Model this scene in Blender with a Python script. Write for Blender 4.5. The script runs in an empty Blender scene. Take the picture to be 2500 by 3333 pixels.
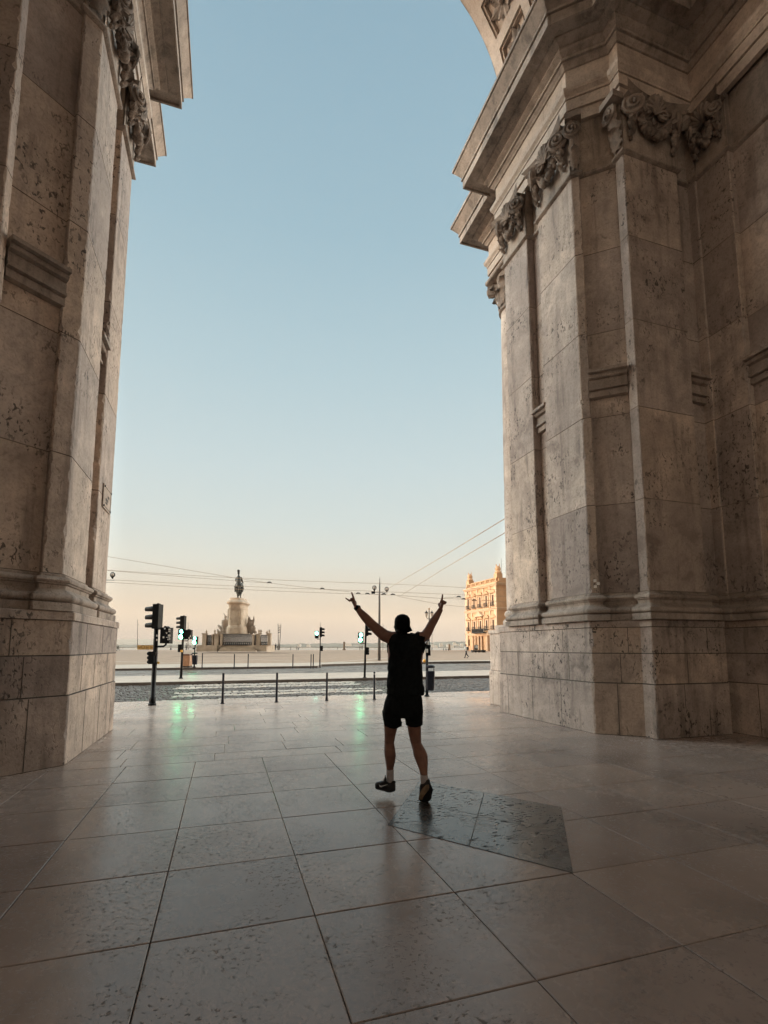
import bpy, bmesh, math, random
from mathutils import Vector, Matrix, noise
random.seed(7)
S = bpy.context.scene
COL = S.collection
rad = math.radians
# ------------------------------------------------------------------ camera model (recovered from the photograph)
F, PX, PY = 1609.0, 1250.0, 1925.5
PIT = math.atan(179.5/1609); YAW = math.atan(519/1619.0); H = 1.47
def ray(x, y):
    u = (x-PX)/F; v = -(y-PY)/F
    f = math.cos(PIT)-math.sin(PIT)*v; z = math.sin(PIT)+math.cos(PIT)*v
    return (math.cos(YAW)*u+math.sin(YAW)*f, -math.sin(YAW)*u+math.cos(YAW)*f, z)
def gnd(x, y, z=0.0):
    r = ray(x, y); t = (z-H)/r[2]; return (r[0]*t, r[1]*t)
def atY(x, y, Y):
    r = ray(x, y); t = Y/r[1]; return Vector((r[0]*t, Y, H+r[2]*t))
def atX(x, y, X):
    r = ray(x, y); t = X/r[0]; return Vector((X, r[1]*t, H+r[2]*t))
def atD(x, y, d):                       # point at horizontal distance d along the viewing direction
    r = ray(x, y); g = math.sin(YAW)*r[0]+math.cos(YAW)*r[1]; t = d/g
    return Vector((r[0]*t, r[1]*t, H+r[2]*t))
def dep(X, Y): return math.sin(YAW)*X+math.cos(YAW)*Y
RT = Vector((math.cos(YAW), -math.sin(YAW), 0)); FW = Vector((math.sin(YAW), math.cos(YAW), 0)); UP = Vector((0, 0, 1))
# ------------------------------------------------------------------ tagging
def tag(o, label=None, cat=None, group=None, kind=None):
    if label: o['label'] = label
    if cat: o['category'] = cat
    if group: o['group'] = group
    if kind: o['kind'] = kind
    return o
def empty(name, loc=(0, 0, 0), rz=0, label=None, cat=None, group=None):
    o = bpy.data.objects.new(name, None); COL.objects.link(o); o.location = loc; o.rotation_euler = (0, 0, rz)
    o.empty_display_size = .2
    return tag(o, label, cat, group)
def copy_tree(o, parent=None):
    c = o.copy(); COL.objects.link(c); c.parent = parent
    for ch in list(o.children): copy_tree(ch, c)
    return c
# ------------------------------------------------------------------ mesh builder
class MB:
    def __init__(s, tf=None, flip=False): s.v = []; s.f = []; s.t = []; s.m = []; s.tf = tf; s.flip = flip; s.mi = 0
    def vert(s, p):
        p = Vector(p)
        if s.tf: p = Vector(s.tf(p))
        s.v.append(p); return len(s.v)-1
    def face(s, idx, t=.5):
        if s.flip: idx = idx[::-1]
        s.f.append(tuple(idx)); s.t.append(t); s.m.append(s.mi)
    def poly(s, pts, t=.5): s.face([s.vert(p) for p in pts], t)
    def grid(s, rows, closed=False, t=.5, tfun=None, cap0=False, cap1=False):
        ids = [[s.vert(p) for p in r] for r in rows]
        n = len(ids[0])
        for i in range(len(ids)-1):
            for j in range(n if closed else n-1):
                k = (j+1) % n
                s.face([ids[i][j], ids[i][k], ids[i+1][k], ids[i+1][j]], tfun(i, j) if tfun else t)
        if cap0: s.face(ids[0][::-1], t)
        if cap1: s.face(ids[-1], t)
    def box(s, c, d, rz=0, t=.5, bev=0):
        c = Vector(c); x, y, z = d[0]/2, d[1]/2, d[2]/2
        R = Matrix.Rotation(rz, 3, 'Z')
        if bev <= 0:
            rows = [[(-x, -y), (x, -y), (x, y), (-x, y)]]*2; zs = [-z, z]
        else:
            b = min(bev, x*.9, y*.9, z*.9)
            def oc(o):
                X, Y = x-o, y-o
                return [(-X+b, -Y), (X-b, -Y), (X, -Y+b), (X, Y-b), (X-b, Y), (-X+b, Y), (-X, Y-b), (-X, -Y+b)]
            rows = [oc(b*.9), oc(0), oc(0), oc(b*.9)]; zs = [-z, -z+b, z-b, z]
        s.grid([[c+R @ Vector((px, py, zz)) for px, py in r] for r, zz in zip(rows, zs)], True, t, cap0=True, cap1=True)
    def obox(s, c, ax, ay, az, d, t=.5):   # box with given axes
        c = Vector(c); x, y, z = d[0]/2, d[1]/2, d[2]/2
        rows = [[c+ax*px+ay*py+az*zz for px, py in ((-x, -y), (x, -y), (x, y), (-x, y))] for zz in (-z, z)]
        s.grid(rows, True, t, cap0=True, cap1=True)
    def tube(s, pts, r, n=8, t=.5, cap=True):
        pts = [Vector(p) for p in pts]
        if not isinstance(r, (list, tuple)): r = [r]*len(pts)
        rows = []; up = None
        for i, p in enumerate(pts):
            d = (pts[min(i+1, len(pts)-1)]-pts[max(i-1, 0)])
            d = d.normalized() if d.length > 1e-9 else Vector((0, 0, 1))
            if up is None:
                a = Vector((0, 0, 1)) if abs(d.z) < .9 else Vector((1, 0, 0))
                up = d.cross(a).normalized()
            up = (up-d*up.dot(d)).normalized(); w = d.cross(up)
            ri = r[i]; ra, rb = ri if isinstance(ri, (list, tuple)) else (ri, ri)
            rows.append([p+up*(ra*math.cos(q))+w*(rb*math.sin(q)) for q in [2*math.pi*k/n for k in range(n)]])
        s.grid(rows, True, t, cap0=cap, cap1=cap)
    def ell(s, rows, n=16, t=.5, ax=None, ay=None):   # rows: (centre, a, b[, ax, ay]) stacked ellipses
        ax = ax or RT; ay = ay or FW; R = []
        for r in rows:
            X, Y = (r[3], r[4]) if len(r) > 3 else (ax, ay)
            R.append([Vector(r[0])+X*(r[1]*math.cos(q))+Y*(r[2]*math.sin(q)) for q in [2*math.pi*k/n for k in range(n)]])
        s.grid(R, True, t, cap0=True, cap1=True)
    def lathe(s, prof, c=(0, 0, 0), n=20, t=.5, tfun=None, ph=0):
        c = Vector(c)
        s.grid([[c+Vector((r*math.cos(q+ph), r*math.sin(q+ph), z)) for q in [2*math.pi*k/n for k in range(n)]] for r, z in prof], True, t, tfun, True, True)
    def sphere(s, c, r, n=10, sc=(1, 1, 1), t=.5):
        c = Vector(c); m = max(5, n//2+1)
        s.grid([[c+Vector((sc[0]*r*math.sin(a)*math.cos(q), sc[1]*r*math.sin(a)*math.sin(q), -sc[2]*r*math.cos(a))) for q in [2*math.pi*k/n for k in range(n)]]
                for a in [math.pi*(.04+.92*i/(m-1)) for i in range(m)]], True, t, cap0=True, cap1=True)
    def prism(s, poly, off, t=.5):        # flat polygon (3D points) extruded by vector off
        off = Vector(off); a = [Vector(p) for p in poly]
        s.grid([a, [p+off for p in a]], True, t, cap0=True, cap1=True)
    def build(s, name, mats, parent=None, smooth=False, angle=None, local=None):
        me = bpy.data.meshes.new(name)
        o0 = Vector(local) if local is not None else Vector((0, 0, 0))
        me.from_pydata([p-o0 for p in s.v], [], s.f)
        if not isinstance(mats, (list, tuple)): mats = [mats]
        for m in mats: me.materials.append(m)
        if len(mats) > 1: me.polygons.foreach_set('material_index', s.m)
        at = me.attributes.new('tint', 'FLOAT', 'FACE'); at.data.foreach_set('value', s.t)
        if smooth or angle:
            me.polygons.foreach_set('use_smooth', [True]*len(me.polygons))
            if angle: me.set_sharp_from_angle(angle=rad(angle))
        me.update(); me.validate()
        o = bpy.data.objects.new(name, me); COL.objects.link(o)
        if parent: o.parent = parent
        return o
def bake(o):                              # apply modifiers into plain mesh
    dg = bpy.context.evaluated_depsgraph_get(); dg.update()
    me = bpy.data.meshes.new_from_object(o.evaluated_get(dg))
    old = o.data; o.modifiers.clear(); o.data = me; bpy.data.meshes.remove(old); return o
def remesh(o, vox, it=4, fac=.5):
    m = o.modifiers.new('r', 'REMESH'); m.mode = 'VOXEL'; m.voxel_size = vox; m.use_smooth_shade = True
    m = o.modifiers.new('s', 'SMOOTH'); m.iterations = it; m.factor = fac
    mats = list(o.data.materials); bake(o)
    o.data.materials.clear()
    for x in mats: o.data.materials.append(x)
    o.data.polygons.foreach_set('use_smooth', [True]*len(o.data.polygons)); return o
# ------------------------------------------------------------------ materials
def newmat(name):
    m = bpy.data.materials.new(name); m.use_nodes = True; nt = m.node_tree; nt.nodes.clear()
    out = nt.nodes.new('ShaderNodeOutputMaterial'); b = nt.nodes.new('ShaderNodeBsdfPrincipled')
    nt.links.new(b.outputs[0], out.inputs[0]); return m, nt, b
class NT:
    def __init__(s, nt): s.nt = nt
    def n(s, typ, **kw):
        nd = s.nt.nodes.new(typ)
        for k, v in kw.items():
            if k.startswith('i_'):
                key = k[2:]; key = int(key) if key.isdigit() else key.replace('_', ' ')
                if hasattr(v, 'bl_idname') or hasattr(v, 'is_linked'): s.nt.links.new(v, nd.inputs[key])
                else: nd.inputs[key].default_value = v
            else: setattr(nd, k, v)
        return nd
    def pos(s, sc=(1, 1, 1), local=False, rot=(0, 0, 0)):
        g = s.n('ShaderNodeTexCoord').outputs['Object'] if local else s.n('ShaderNodeNewGeometry').outputs['Position']
        return s.n('ShaderNodeMapping', i_Vector=g, i_Scale=sc, i_Rotation=rot).outputs[0]
    def noise(s, vec, scale, detail=4, rough=.5, dist=0):
        return s.n('ShaderNodeTexNoise', i_Vector=vec, i_Scale=scale, i_Detail=detail, i_Roughness=rough, i_Distortion=dist).outputs[0]
    def ramp(s, fac, stops, interp='LINEAR'):
        r = s.n('ShaderNodeValToRGB', i_Fac=fac); cr = r.color_ramp; cr.interpolation = interp
        while len(cr.elements) > 1: cr.elements.remove(cr.elements[-1])
        for i, (p, c) in enumerate(stops):
            e = cr.elements[0] if i == 0 else cr.elements.new(p)
            e.position = p; e.color = c if isinstance(c, (tuple, list)) else (c, c, c, 1)
        return r.outputs[0]
    def mix(s, fac, a, b, typ='MIX'):
        m = s.n('ShaderNodeMix', data_type='RGBA', blend_type=typ)
        for k, v in ((0, fac), (6, a), (7, b)):
            if hasattr(v, 'is_linked'): s.nt.links.new(v, m.inputs[k])
            else: m.inputs[k].default_value = v
        return m.outputs[2]
    def math(s, op, a, b=0.0, c=None):
        m = s.n('ShaderNodeMath', operation=op)
        for k, v in ((0, a), (1, b), (2, c)):
            if v is None: continue
            if hasattr(v, 'is_linked'): s.nt.links.new(v, m.inputs[k])
            else: m.inputs[k].default_value = v
        return m.outputs[0]
    def link(s, a, b): s.nt.links.new(a, b)
def C(r, g, b): return (r, g, b, 1)
def plain(name, col, rough=.6, metal=0, var=.25, scale=6, bump=.0, spec=.5, emit=None, es=0, local=True):
    m, nt, b = newmat(name); N = NT(nt)
    p = N.pos(local=local); q = N.noise(p, scale, 5, .6)
    c = N.mix(N.ramp(q, [(.3, 0.), (.7, 1.)]), C(*[x*(1-var) for x in col]), C(*[min(1, x*(1+var)) for x in col]))
    N.link(c, b.inputs['Base Color'])
    N.link(N.ramp(q, [(.25, min(1, rough*1.2)), (.75, rough*.8)]), b.inputs['Roughness'])
    b.inputs['Metallic'].default_value = metal; b.inputs['Specular IOR Level'].default_value = spec
    if bump:
        bp = N.n('ShaderNodeBump', i_Strength=bump, i_Distance=.02, i_Height=N.noise(p, scale*6, 5, .6)); N.link(bp.outputs[0], b.inputs['Normal'])
    if emit:
        b.inputs['Emission Color'].default_value = C(*emit); b.inputs['Emission Strength'].default_value = es
    return m
def stone(name, col, stain, pits=1.0, rough=.75, dirt=.5, bump=.35, sc=1.0):
    m, nt, b = newmat(name); N = NT(nt); p = N.pos()
    big = N.noise(p, .55*sc, 4, .6, .4); med = N.noise(p, 2.6*sc, 7, .65, .3); fine = N.noise(p, 26*sc, 6, .7)
    strk = N.noise(N.pos((3.2, 3.2, .28)), 1.5, 5, .6, .3)
    dk = C(*[x*.60 for x in col]); lt = C(*[min(1, x*1.14) for x in col])
    c = N.mix(N.ramp(med, [(.30, 0.), (.68, 1.)]), dk, lt)
    c = N.mix(1.0, c, N.ramp(fine, [(.30, C(.72, .70, .69)), (.5, C(1, 1, 1)), (.72, C(1.12, 1.11, 1.1))]), 'MULTIPLY')
    tint = N.n('ShaderNodeAttribute', attribute_name='tint', attribute_type='GEOMETRY').outputs['Fac']
    c = N.mix(1.0, c, N.ramp(tint, [(0, C(.70, .69, .71)), (.5, C(.97, .97, .97)), (1, C(1.10, 1.05, .98))]), 'MULTIPLY')
    # brown-grey weather stains in drifting patches and downward streaks
    st = N.math('MULTIPLY', N.ramp(big, [(.42, 0.), (.62, 1.)]), N.ramp(med, [(.40, 0.), (.58, 1.)]))
    st2 = N.math('MULTIPLY', N.ramp(strk, [(.47, 0.), (.66, 1.)]), N.ramp(big, [(.35, .3), (.58, 1.)]))
    st = N.math('MULTIPLY', N.math('MAXIMUM', st, st2), dirt)
    c = N.mix(st, c, C(*stain))
    # solution pits: short elongated holes, clustered
    pv = N.n('ShaderNodeTexNoise', i_Vector=N.pos((1.25, 1.25, .75)), i_Scale=15*sc, i_Detail=2.5, i_Roughness=.55, i_Distortion=.9).outputs[0]
    pat = N.ramp(N.noise(p, 1.05*sc, 4, .6, .5), [(.46, 0.), (.60, 1.)])
    hole = N.math('MULTIPLY', N.ramp(pv, [(.565, 0.), (.64, 1.)]), N.math('MULTIPLY_ADD', pat, .9, .10))
    hole = N.math('MULTIPLY', hole, pits)
    c = N.mix(N.math('MULTIPLY', hole, .75), c, C(*[x*.30 for x in stain]))
    N.link(c, b.inputs['Base Color']); b.inputs['Roughness'].default_value = rough
    b.inputs['Specular IOR Level'].default_value = .35
    hgt = N.math('SUBTRACT', N.math('MULTIPLY', fine, .40), hole)
    bp = N.n('ShaderNodeBump', i_Strength=bump, i_Distance=.02, i_Height=hgt); N.link(bp.outputs[0], b.inputs['Normal'])
    return m
STN = (.57, .47, .405); STAIN = (.17, .13, .115)
M = {}
M['stone'] = stone('weathered_limestone', STN, STAIN, 1.15, .72, .8)
M['stone_base'] = stone('stained_limestone', (.54, .44, .38), (.12, .095, .085), 1.25, .7, .85, sc=1.15)
M['stone_clean'] = stone('pale_limestone', (.54, .44, .37), (.2, .15, .12), .35, .7, .6)
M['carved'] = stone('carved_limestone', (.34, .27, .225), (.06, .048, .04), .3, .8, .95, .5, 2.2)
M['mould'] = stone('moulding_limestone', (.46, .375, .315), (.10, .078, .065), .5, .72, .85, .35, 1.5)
M['course_joint'] = plain('grimy_course_joint', (.20, .155, .125), .85, 0, .5, 2.5, local=False)
M['white_tile'] = plain('white_tile', (.75, .72, .68), .3)
M['black_metal'] = plain('black_metal', (.004, .005, .007), .5, .0, .3, 9, spec=.15)
M['black_plastic'] = plain('black_plastic', (.003, .004, .005), .5, 0, .3, 12, spec=.1)
M['navy_metal'] = plain('navy_metal', (.006, .008, .016), .45, 0, .3, 9, spec=.2)
M['grey_metal'] = plain('grey_metal', (.11, .10, .095), .5, .3, .3, 4)
M['iron'] = plain('wrought_iron', (.02, .018, .018), .55, .4)
M['bronze'] = plain('patinated_bronze', (.022, .024, .022), .6, .3, .5, 1.2)
M['monument'] = plain('monument_stone', (.42, .335, .26), .8, 0, .28, .7, .3)
M['marble'] = plain('carved_marble', (.36, .30, .255), .75, 0, .35, 1.2, .3)
M['cable'] = plain('cable', (.34, .24, .16), .7)
M['sticker'] = plain('sticker_white', (.62, .60, .58), .5, 0, .15, 30)
M['yellow'] = plain('push_button_yellow', (.55, .30, .05), .5)
M['orange_bin'] = plain('bin_plastic_orange', (.30, .165, .095), .55, 0, .25, 3)
M['green_lens'] = plain('lit_green_lens', (.1, .5, .3), .3, emit=(.12, 1.0, .38), es=45)
M['cyan_lens'] = plain('lit_cyan_lens', (.1, .5, .45), .3, emit=(.22, 1.0, .72), es=11)
M['dark_lens'] = plain('unlit_lens', (.03, .03, .03), .2)
M['gold'] = plain('golden_panel', (.62, .38, .12), .6, 0, .2, 2)
M['gold_dark'] = plain('golden_letter', (.26, .15, .05), .6)
M['skin'] = plain('skin', (.25, .12, .083), .55, 0, .22, 14, .12)
M['shirt'] = plain('black_cotton', (.011, .013, .014), .9, 0, .3, 30, .2, spec=.08)
M['shorts'] = plain('black_nylon', (.009, .0105, .0115), .8, 0, .3, 30, .2, spec=.08)
M['cap'] = plain('black_cap_cloth', (.0035, .004, .0045), .85, 0, .3, 30, .1, spec=.08)
M['sock'] = plain('white_sock', (.55, .50, .50), .9, 0, .15, 40, .3)
M['shoe'] = plain('black_shoe', (.010, .010, .012), .5, 0, .3, 30, .1)
M['sole'] = plain('tan_sole', (.36, .25, .16), .8, 0, .45, 22, .3)
M['white_mark'] = plain('white_shoe_mark', (.75, .74, .72), .5)
M['rubber'] = plain('black_rubber', (.012, .012, .012), .6)
M['cloth_dark'] = plain('dark_cloth', (.02, .02, .024), .9)
M['cloth_white'] = plain('white_cloth', (.62, .60, .58), .9)
M['cloth_pink'] = plain('pink_cloth', (.70, .28, .28), .9)
M['cloth_grey'] = plain('grey_cloth', (.22, .2, .19), .9)
M['tower'] = plain('ochre_plaster', (.47, .29, .17), .85, 0, .14, .5)
M['tower_trim'] = plain('pale_trim_stone', (.52, .37, .255), .8, 0, .15, .8)
M['glass_dark'] = plain('dark_window_glass', (.075, .04, .025), .6, spec=.08)
M['bench_dark'] = plain('dark_bench', (.03, .028, .028), .7)
# ------------------------------------------------------------------ world, sun, camera
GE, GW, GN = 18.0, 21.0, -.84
SUN_EL, SUN_AZ = rad(8.0), rad(0)         # sun stands in the -X direction (east), just above the roofs
SUN_DIR = Vector((-math.cos(SUN_EL), -.12, math.sin(SUN_EL))).normalized()
W = bpy.data.worlds.new('World'); S.world = W; W.use_nodes = True; nt = W.node_tree; nt.nodes.clear(); N = NT(nt)
out = nt.nodes.new('ShaderNodeOutputWorld'); bg = nt.nodes.new('ShaderNodeBackground'); nt.links.new(bg.outputs[0], out.inputs[0])
sky = N.n('ShaderNodeTexSky', sky_type='NISHITA'); sky.sun_disc = False; sky.sun_elevation = SUN_EL; sky.sun_rotation = rad(-90-6.9)
sky.air_density = 1.2; sky.dust_density = 2.5; sky.ozone_density = 2.0
sep = N.n('ShaderNodeSeparateXYZ', i_Vector=N.n('ShaderNodeTexCoord').outputs['Generated'])
el = N.math('MULTIPLY', N.math('ARCSINE', sep.outputs[2]), 2/math.pi)      # 0 at the horizon, 1 at the zenith
def e(d): return max(0, d/90)
dawn = N.ramp(el, [(0, C(.50, .435, .385)), (e(1.4), C(.56, .47, .40)), (e(3.6), C(.70, .57, .435)), (e(6), C(.70, .635, .525)), (e(9.5), C(.70, .73, .665)), (e(14), C(.635, .73, .72)),
                   (e(20), C(.575, .705, .735)), (e(30), C(.465, .63, .695)), (e(42), C(.35, .53, .625)), (e(56), C(.275, .445, .555)), (1, C(.20, .34, .46))])
# dawn sky: sunrise boosted and west glow added to light pier reveals, north dimmed
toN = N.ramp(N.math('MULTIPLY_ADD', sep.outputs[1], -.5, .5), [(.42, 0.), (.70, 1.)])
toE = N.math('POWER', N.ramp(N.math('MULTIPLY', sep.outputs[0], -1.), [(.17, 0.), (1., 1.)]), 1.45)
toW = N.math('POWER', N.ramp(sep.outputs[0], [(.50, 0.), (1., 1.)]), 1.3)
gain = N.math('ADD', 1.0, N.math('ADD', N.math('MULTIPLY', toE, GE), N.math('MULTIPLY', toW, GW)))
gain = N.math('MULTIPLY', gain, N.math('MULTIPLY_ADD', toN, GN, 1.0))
nish = N.mix(1.0, sky.outputs[0], C(.085, .085, .085), 'MULTIPLY')
base = N.mix(.06, dawn, nish)
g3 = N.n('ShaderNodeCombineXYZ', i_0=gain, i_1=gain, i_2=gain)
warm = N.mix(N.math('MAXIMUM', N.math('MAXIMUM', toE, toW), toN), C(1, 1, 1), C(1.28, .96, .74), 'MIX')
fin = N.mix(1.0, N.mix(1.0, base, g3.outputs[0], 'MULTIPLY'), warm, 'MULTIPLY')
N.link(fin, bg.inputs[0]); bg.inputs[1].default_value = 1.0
sl = bpy.data.lights.new('sun', 'SUN'); sl.energy = 2.3; sl.angle = rad(.6); sl.color = (1.0, .68, .42)
so = bpy.data.objects.new('sun', sl); COL.objects.link(so); so.rotation_euler = (-SUN_DIR).to_track_quat('-Z', 'Y').to_euler()
cd = bpy.data.cameras.new('camera'); co = bpy.data.objects.new('camera', cd); COL.objects.link(co); S.camera = co
co.location = (0, 0, H); co.rotation_euler = (math.pi/2+PIT, 0, -YAW)
cd.sensor_fit = 'HORIZONTAL'; cd.sensor_width = 36; cd.lens = F/2500*36; cd.shift_y = (PY-1666.5)/2500*1.0; cd.clip_end = 20000; cd.clip_start = .05
S.view_settings.view_transform = 'Standard'; S.view_settings.look = 'None'; S.view_settings.exposure = 0.0; S.view_settings.gamma = 1
S.render.resolution_x, S.render.resolution_y = 768, 1024
S.render.engine = 'CYCLES'
#@@NEXT
# ------------------------------------------------------------------ ground materials
def floor_mat(name, col, dk, r0, r1, wear=.6, spec=.55):
    m, nt, b = newmat(name); N = NT(nt); p = N.pos()
    med = N.noise(p, 1.3, 6, .62, .4); fine = N.noise(p, 9, 6, .68, .5); big = N.noise(p, .45, 3, .5)
    tint = N.n('ShaderNodeAttribute', attribute_name='tint', attribute_type='GEOMETRY').outputs['Fac']
    c = N.mix(N.ramp(med, [(.28, 0.), (.72, 1.)]), C(*[x*.78 for x in col]), C(*[x*1.08 for x in col]))
    c = N.mix(1.0, c, N.ramp(tint, [(0, C(.86, .85, .86)), (.5, C(.97, .96, .95)), (1, C(1.08, 1.04, 1.0))]), 'MULTIPLY')
    sp = N.math('MULTIPLY', N.ramp(N.noise(p, 36, 4, .66, .25), [(.555, 0.), (.62, 1.)]), N.ramp(N.noise(p, 1.7, 4, .6, .5), [(.40, 0.), (.54, 1.)]))
    c = N.mix(N.math('MULTIPLY', sp, wear), c, C(*dk))
    scr = N.ramp(N.noise(N.pos((1.2, 26, 1), rot=(0, 0, .75)), 2.2, 3, .5, .2), [(.66, 0.), (.72, 1.)])
    scr = N.math('MULTIPLY', scr, N.ramp(N.noise(p, .9, 3, .5), [(.50, 0.), (.66, 1.)]))
    c = N.mix(N.math('MULTIPLY', scr, .4), c, C(*dk))
    bl = N.math('MULTIPLY', N.ramp(N.noise(p, .75, 5, .62, .6), [(.52, 0.), (.68, 1.)]), .42)
    c = N.mix(bl, c, C(*[x*1.4 for x in dk])); N.link(c, b.inputs['Base Color'])
    r = N.math('MULTIPLY_ADD', N.ramp(N.math('MULTIPLY_ADD', fine, .35, N.math('MULTIPLY', big, .65)), [(.32, 0.), (.66, 1.)]), r1-r0, r0)
    r = N.math('ADD', r, N.math('MULTIPLY', sp, .4)); N.link(r, b.inputs['Roughness'])
    hgt = N.math('SUBTRACT', N.math('MULTIPLY', fine, .5), N.math('MULTIPLY', sp, .4))
    bp = N.n('ShaderNodeBump', i_Strength=.16, i_Distance=.01, i_Height=hgt); N.link(bp.outputs[0], b.inputs['Normal'])
    b.inputs['Specular IOR Level'].default_value = spec
    return m
def sett_mat(name, col, mort, w, h, r0, r1, bump=.6, patch=None):
    m, nt, b = newmat(name); N = NT(nt); p = N.pos()
    wv = N.n('ShaderNodeVectorMath', operation='MULTIPLY_ADD')
    nn = N.n('ShaderNodeTexNoise', i_Vector=p, i_Scale=1.6, i_Detail=2.).outputs[1]
    N.link(nn, wv.inputs[0]); wv.inputs[1].default_value = (.10, .10, 0); N.link(p, wv.inputs[2])
    br = N.n('ShaderNodeTexBrick', i_Vector=wv.outputs[0], i_Scale=1., i_Color1=C(*[x*.62 for x in col]), i_Color2=C(*[x*1.2 for x in col]), i_Mortar=C(*mort), i_Mortar_Size=.012, i_Mortar_Smooth=.35)
    br.inputs['Brick Width'].default_value = w; br.inputs['Row Height'].default_value = h
    q = N.noise(p, .9, 5, .6); f = N.noise(p, 18, 4, .6)
    c = N.mix(N.ramp(q, [(.35, 0.), (.65, .55)]), br.outputs[0], C(*[x*.7 for x in col])); N.link(c, b.inputs['Base Color'])
    N.link(N.math('MULTIPLY_ADD', N.ramp(q, [(.35, 0.), (.65, 1.)]), r1-r0, r0), b.inputs['Roughness'])
    hh = N.math('SUBTRACT', N.math('MULTIPLY', f, .3), br.outputs[1])
    bp = N.n('ShaderNodeBump', i_Strength=bump, i_Distance=.02, i_Height=hh); N.link(bp.outputs[0], b.inputs['Normal'])
    return m
M['floor'] = floor_mat('worn_limestone_paving', (.43, .335, .288), (.11, .088, .073), .11, .38, .75, .55)
m, nt, b_ = newmat('worn_slate_inset'); N = NT(nt); p = N.pos()
wr = N.math('MULTIPLY', N.ramp(N.noise(N.pos((.7, 1.6, 1), rot=(0, 0, .9)), 19, 5, .7, .6), [(.55, 0.), (.60, 1.)]), N.ramp(N.noise(p, 2.2, 3, .55), [(.40, 0.), (.58, 1.)]))
wr2 = N.ramp(N.noise(p, 3.2, 5, .6), [(.3, 0.), (.7, 1.)])
c = N.mix(wr2, C(.05, .046, .043), C(.10, .092, .085)); c = N.mix(wr, c, C(.012, .012, .012)); N.link(c, b_.inputs['Base Color'])
N.link(N.math('MULTIPLY_ADD', wr, .5, N.math('MULTIPLY_ADD', wr2, .14, .16)), b_.inputs['Roughness']); N.link(N.math('MULTIPLY_ADD', wr, -.6, .66), b_.inputs['Specular IOR Level'])
bp = N.n('ShaderNodeBump', i_Strength=.05, i_Distance=.006, i_Height=N.math('SUBTRACT', N.math('MULTIPLY', N.noise(p, 40, 4, .6), .5), wr)); N.link(bp.outputs[0], b_.inputs['Normal']); M['inset'] = m
M['joint'] = plain('dark_joint', (.06, .05, .043), .8)
M['setts'] = sett_mat('wet_granite_setts', (.05, .042, .036), (.012, .010, .009), .30, .19, .5, .8, 1.0)
M['stripe'] = floor_mat('white_painted_sett', (.56, .51, .46), (.25, .22, .19), .3, .6, .8, .4)
M['sett_stone'] = floor_mat('wet_granite_sett', (.115, .098, .088), (.04, .033, .03), .22, .5, .7, .4)
M['asphalt'] = sett_mat('wet_small_setts', (.15, .12, .10), (.04, .033, .03), .22, .16, .25, .55, .5)
M['island'] = floor_mat('pale_island_paving', (.50, .41, .345), (.2, .17, .15), .3, .55, .4, .4)
M['kerb'] = plain('dark_kerb_stone', (.10, .085, .078), .5, 0, .3, 3, local=False)
M['plaza'] = floor_mat('sandy_plaza_paving', (.40, .285, .215), (.15, .11, .08), .75, .95, .35, .12)
M['plaza_pale'] = floor_mat('pale_plaza_border', (.52, .43, .36), (.25, .2, .17), .6, .85, .3, .2)
M['plaza_dark'] = floor_mat('dark_plaza_band', (.20, .15, .11), (.1, .08, .06), .7, .9, .3, .12)
M['soil'] = plain('street_ground', (.20, .175, .155), .8, local=False)
# ------------------------------------------------------------------ ground geometry
def slab(b, x0, x1, y0, y1, z=0., g=.0028, c=.0045, th=.05, tilt=.0012):
    t = random.random(); k = [z+random.uniform(-tilt, tilt) for _ in range(4)]
    x0 += g; x1 -= g; y0 += g; y1 -= g
    P = [(x0, y0), (x1, y0), (x1, y1), (x0, y1)]; Q = [(x0+c, y0+c), (x1-c, y0+c), (x1-c, y1-c), (x0+c, y1-c)]
    b.grid([[(px, py, z-th) for px, py in P], [(px, py, k[i]-c*.6) for i, (px, py) in enumerate(P)], [(px, py, k[i]) for i, (px, py) in enumerate(Q)]], True, t, cap1=True)
b = MB()
XJ = [-1.11-.835*k for k in range(9, 0, -1)]+[-1.11, -.305, .525, 1.37, 2.21, 3.02]+[3.02+.835*k for k in range(1, 12)]
YJ = [-4.6+.833*k for k in range(8)]+[2.05, 2.88, 3.71, 4.52, 5.33, 6.17, 6.98]
for i in range(len(XJ)-1):
    for j in range(len(YJ)-1): slab(b, XJ[i], XJ[i+1], YJ[j], YJ[j+1])
y = 6.98; r = 0
while y < 14.35:
    h = random.choice([.46, .56, .62, .7]); y1 = y+h if y+h < 14.1 else 14.42
    x = -8.6-random.random()
    while x < 12.2:
        w = random.choice([.85, 1.1, 1.35, 1.7]); slab(b, x, x+w, y, y1, tilt=.0016); x += w
    y = y1
x = -8.6
while x < 13:
    w = random.uniform(1.1, 1.9); slab(b, x, x+w, 14.42, 14.98, th=.14, tilt=.001); x += w
b.build('pavement', M['floor'])['kind'] = 'structure'
b = MB(); b.box((2, 4.9, -.075), (26, 20.2, .06)); b.build('pavement_bed', M['joint'])['kind'] = 'structure'
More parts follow.
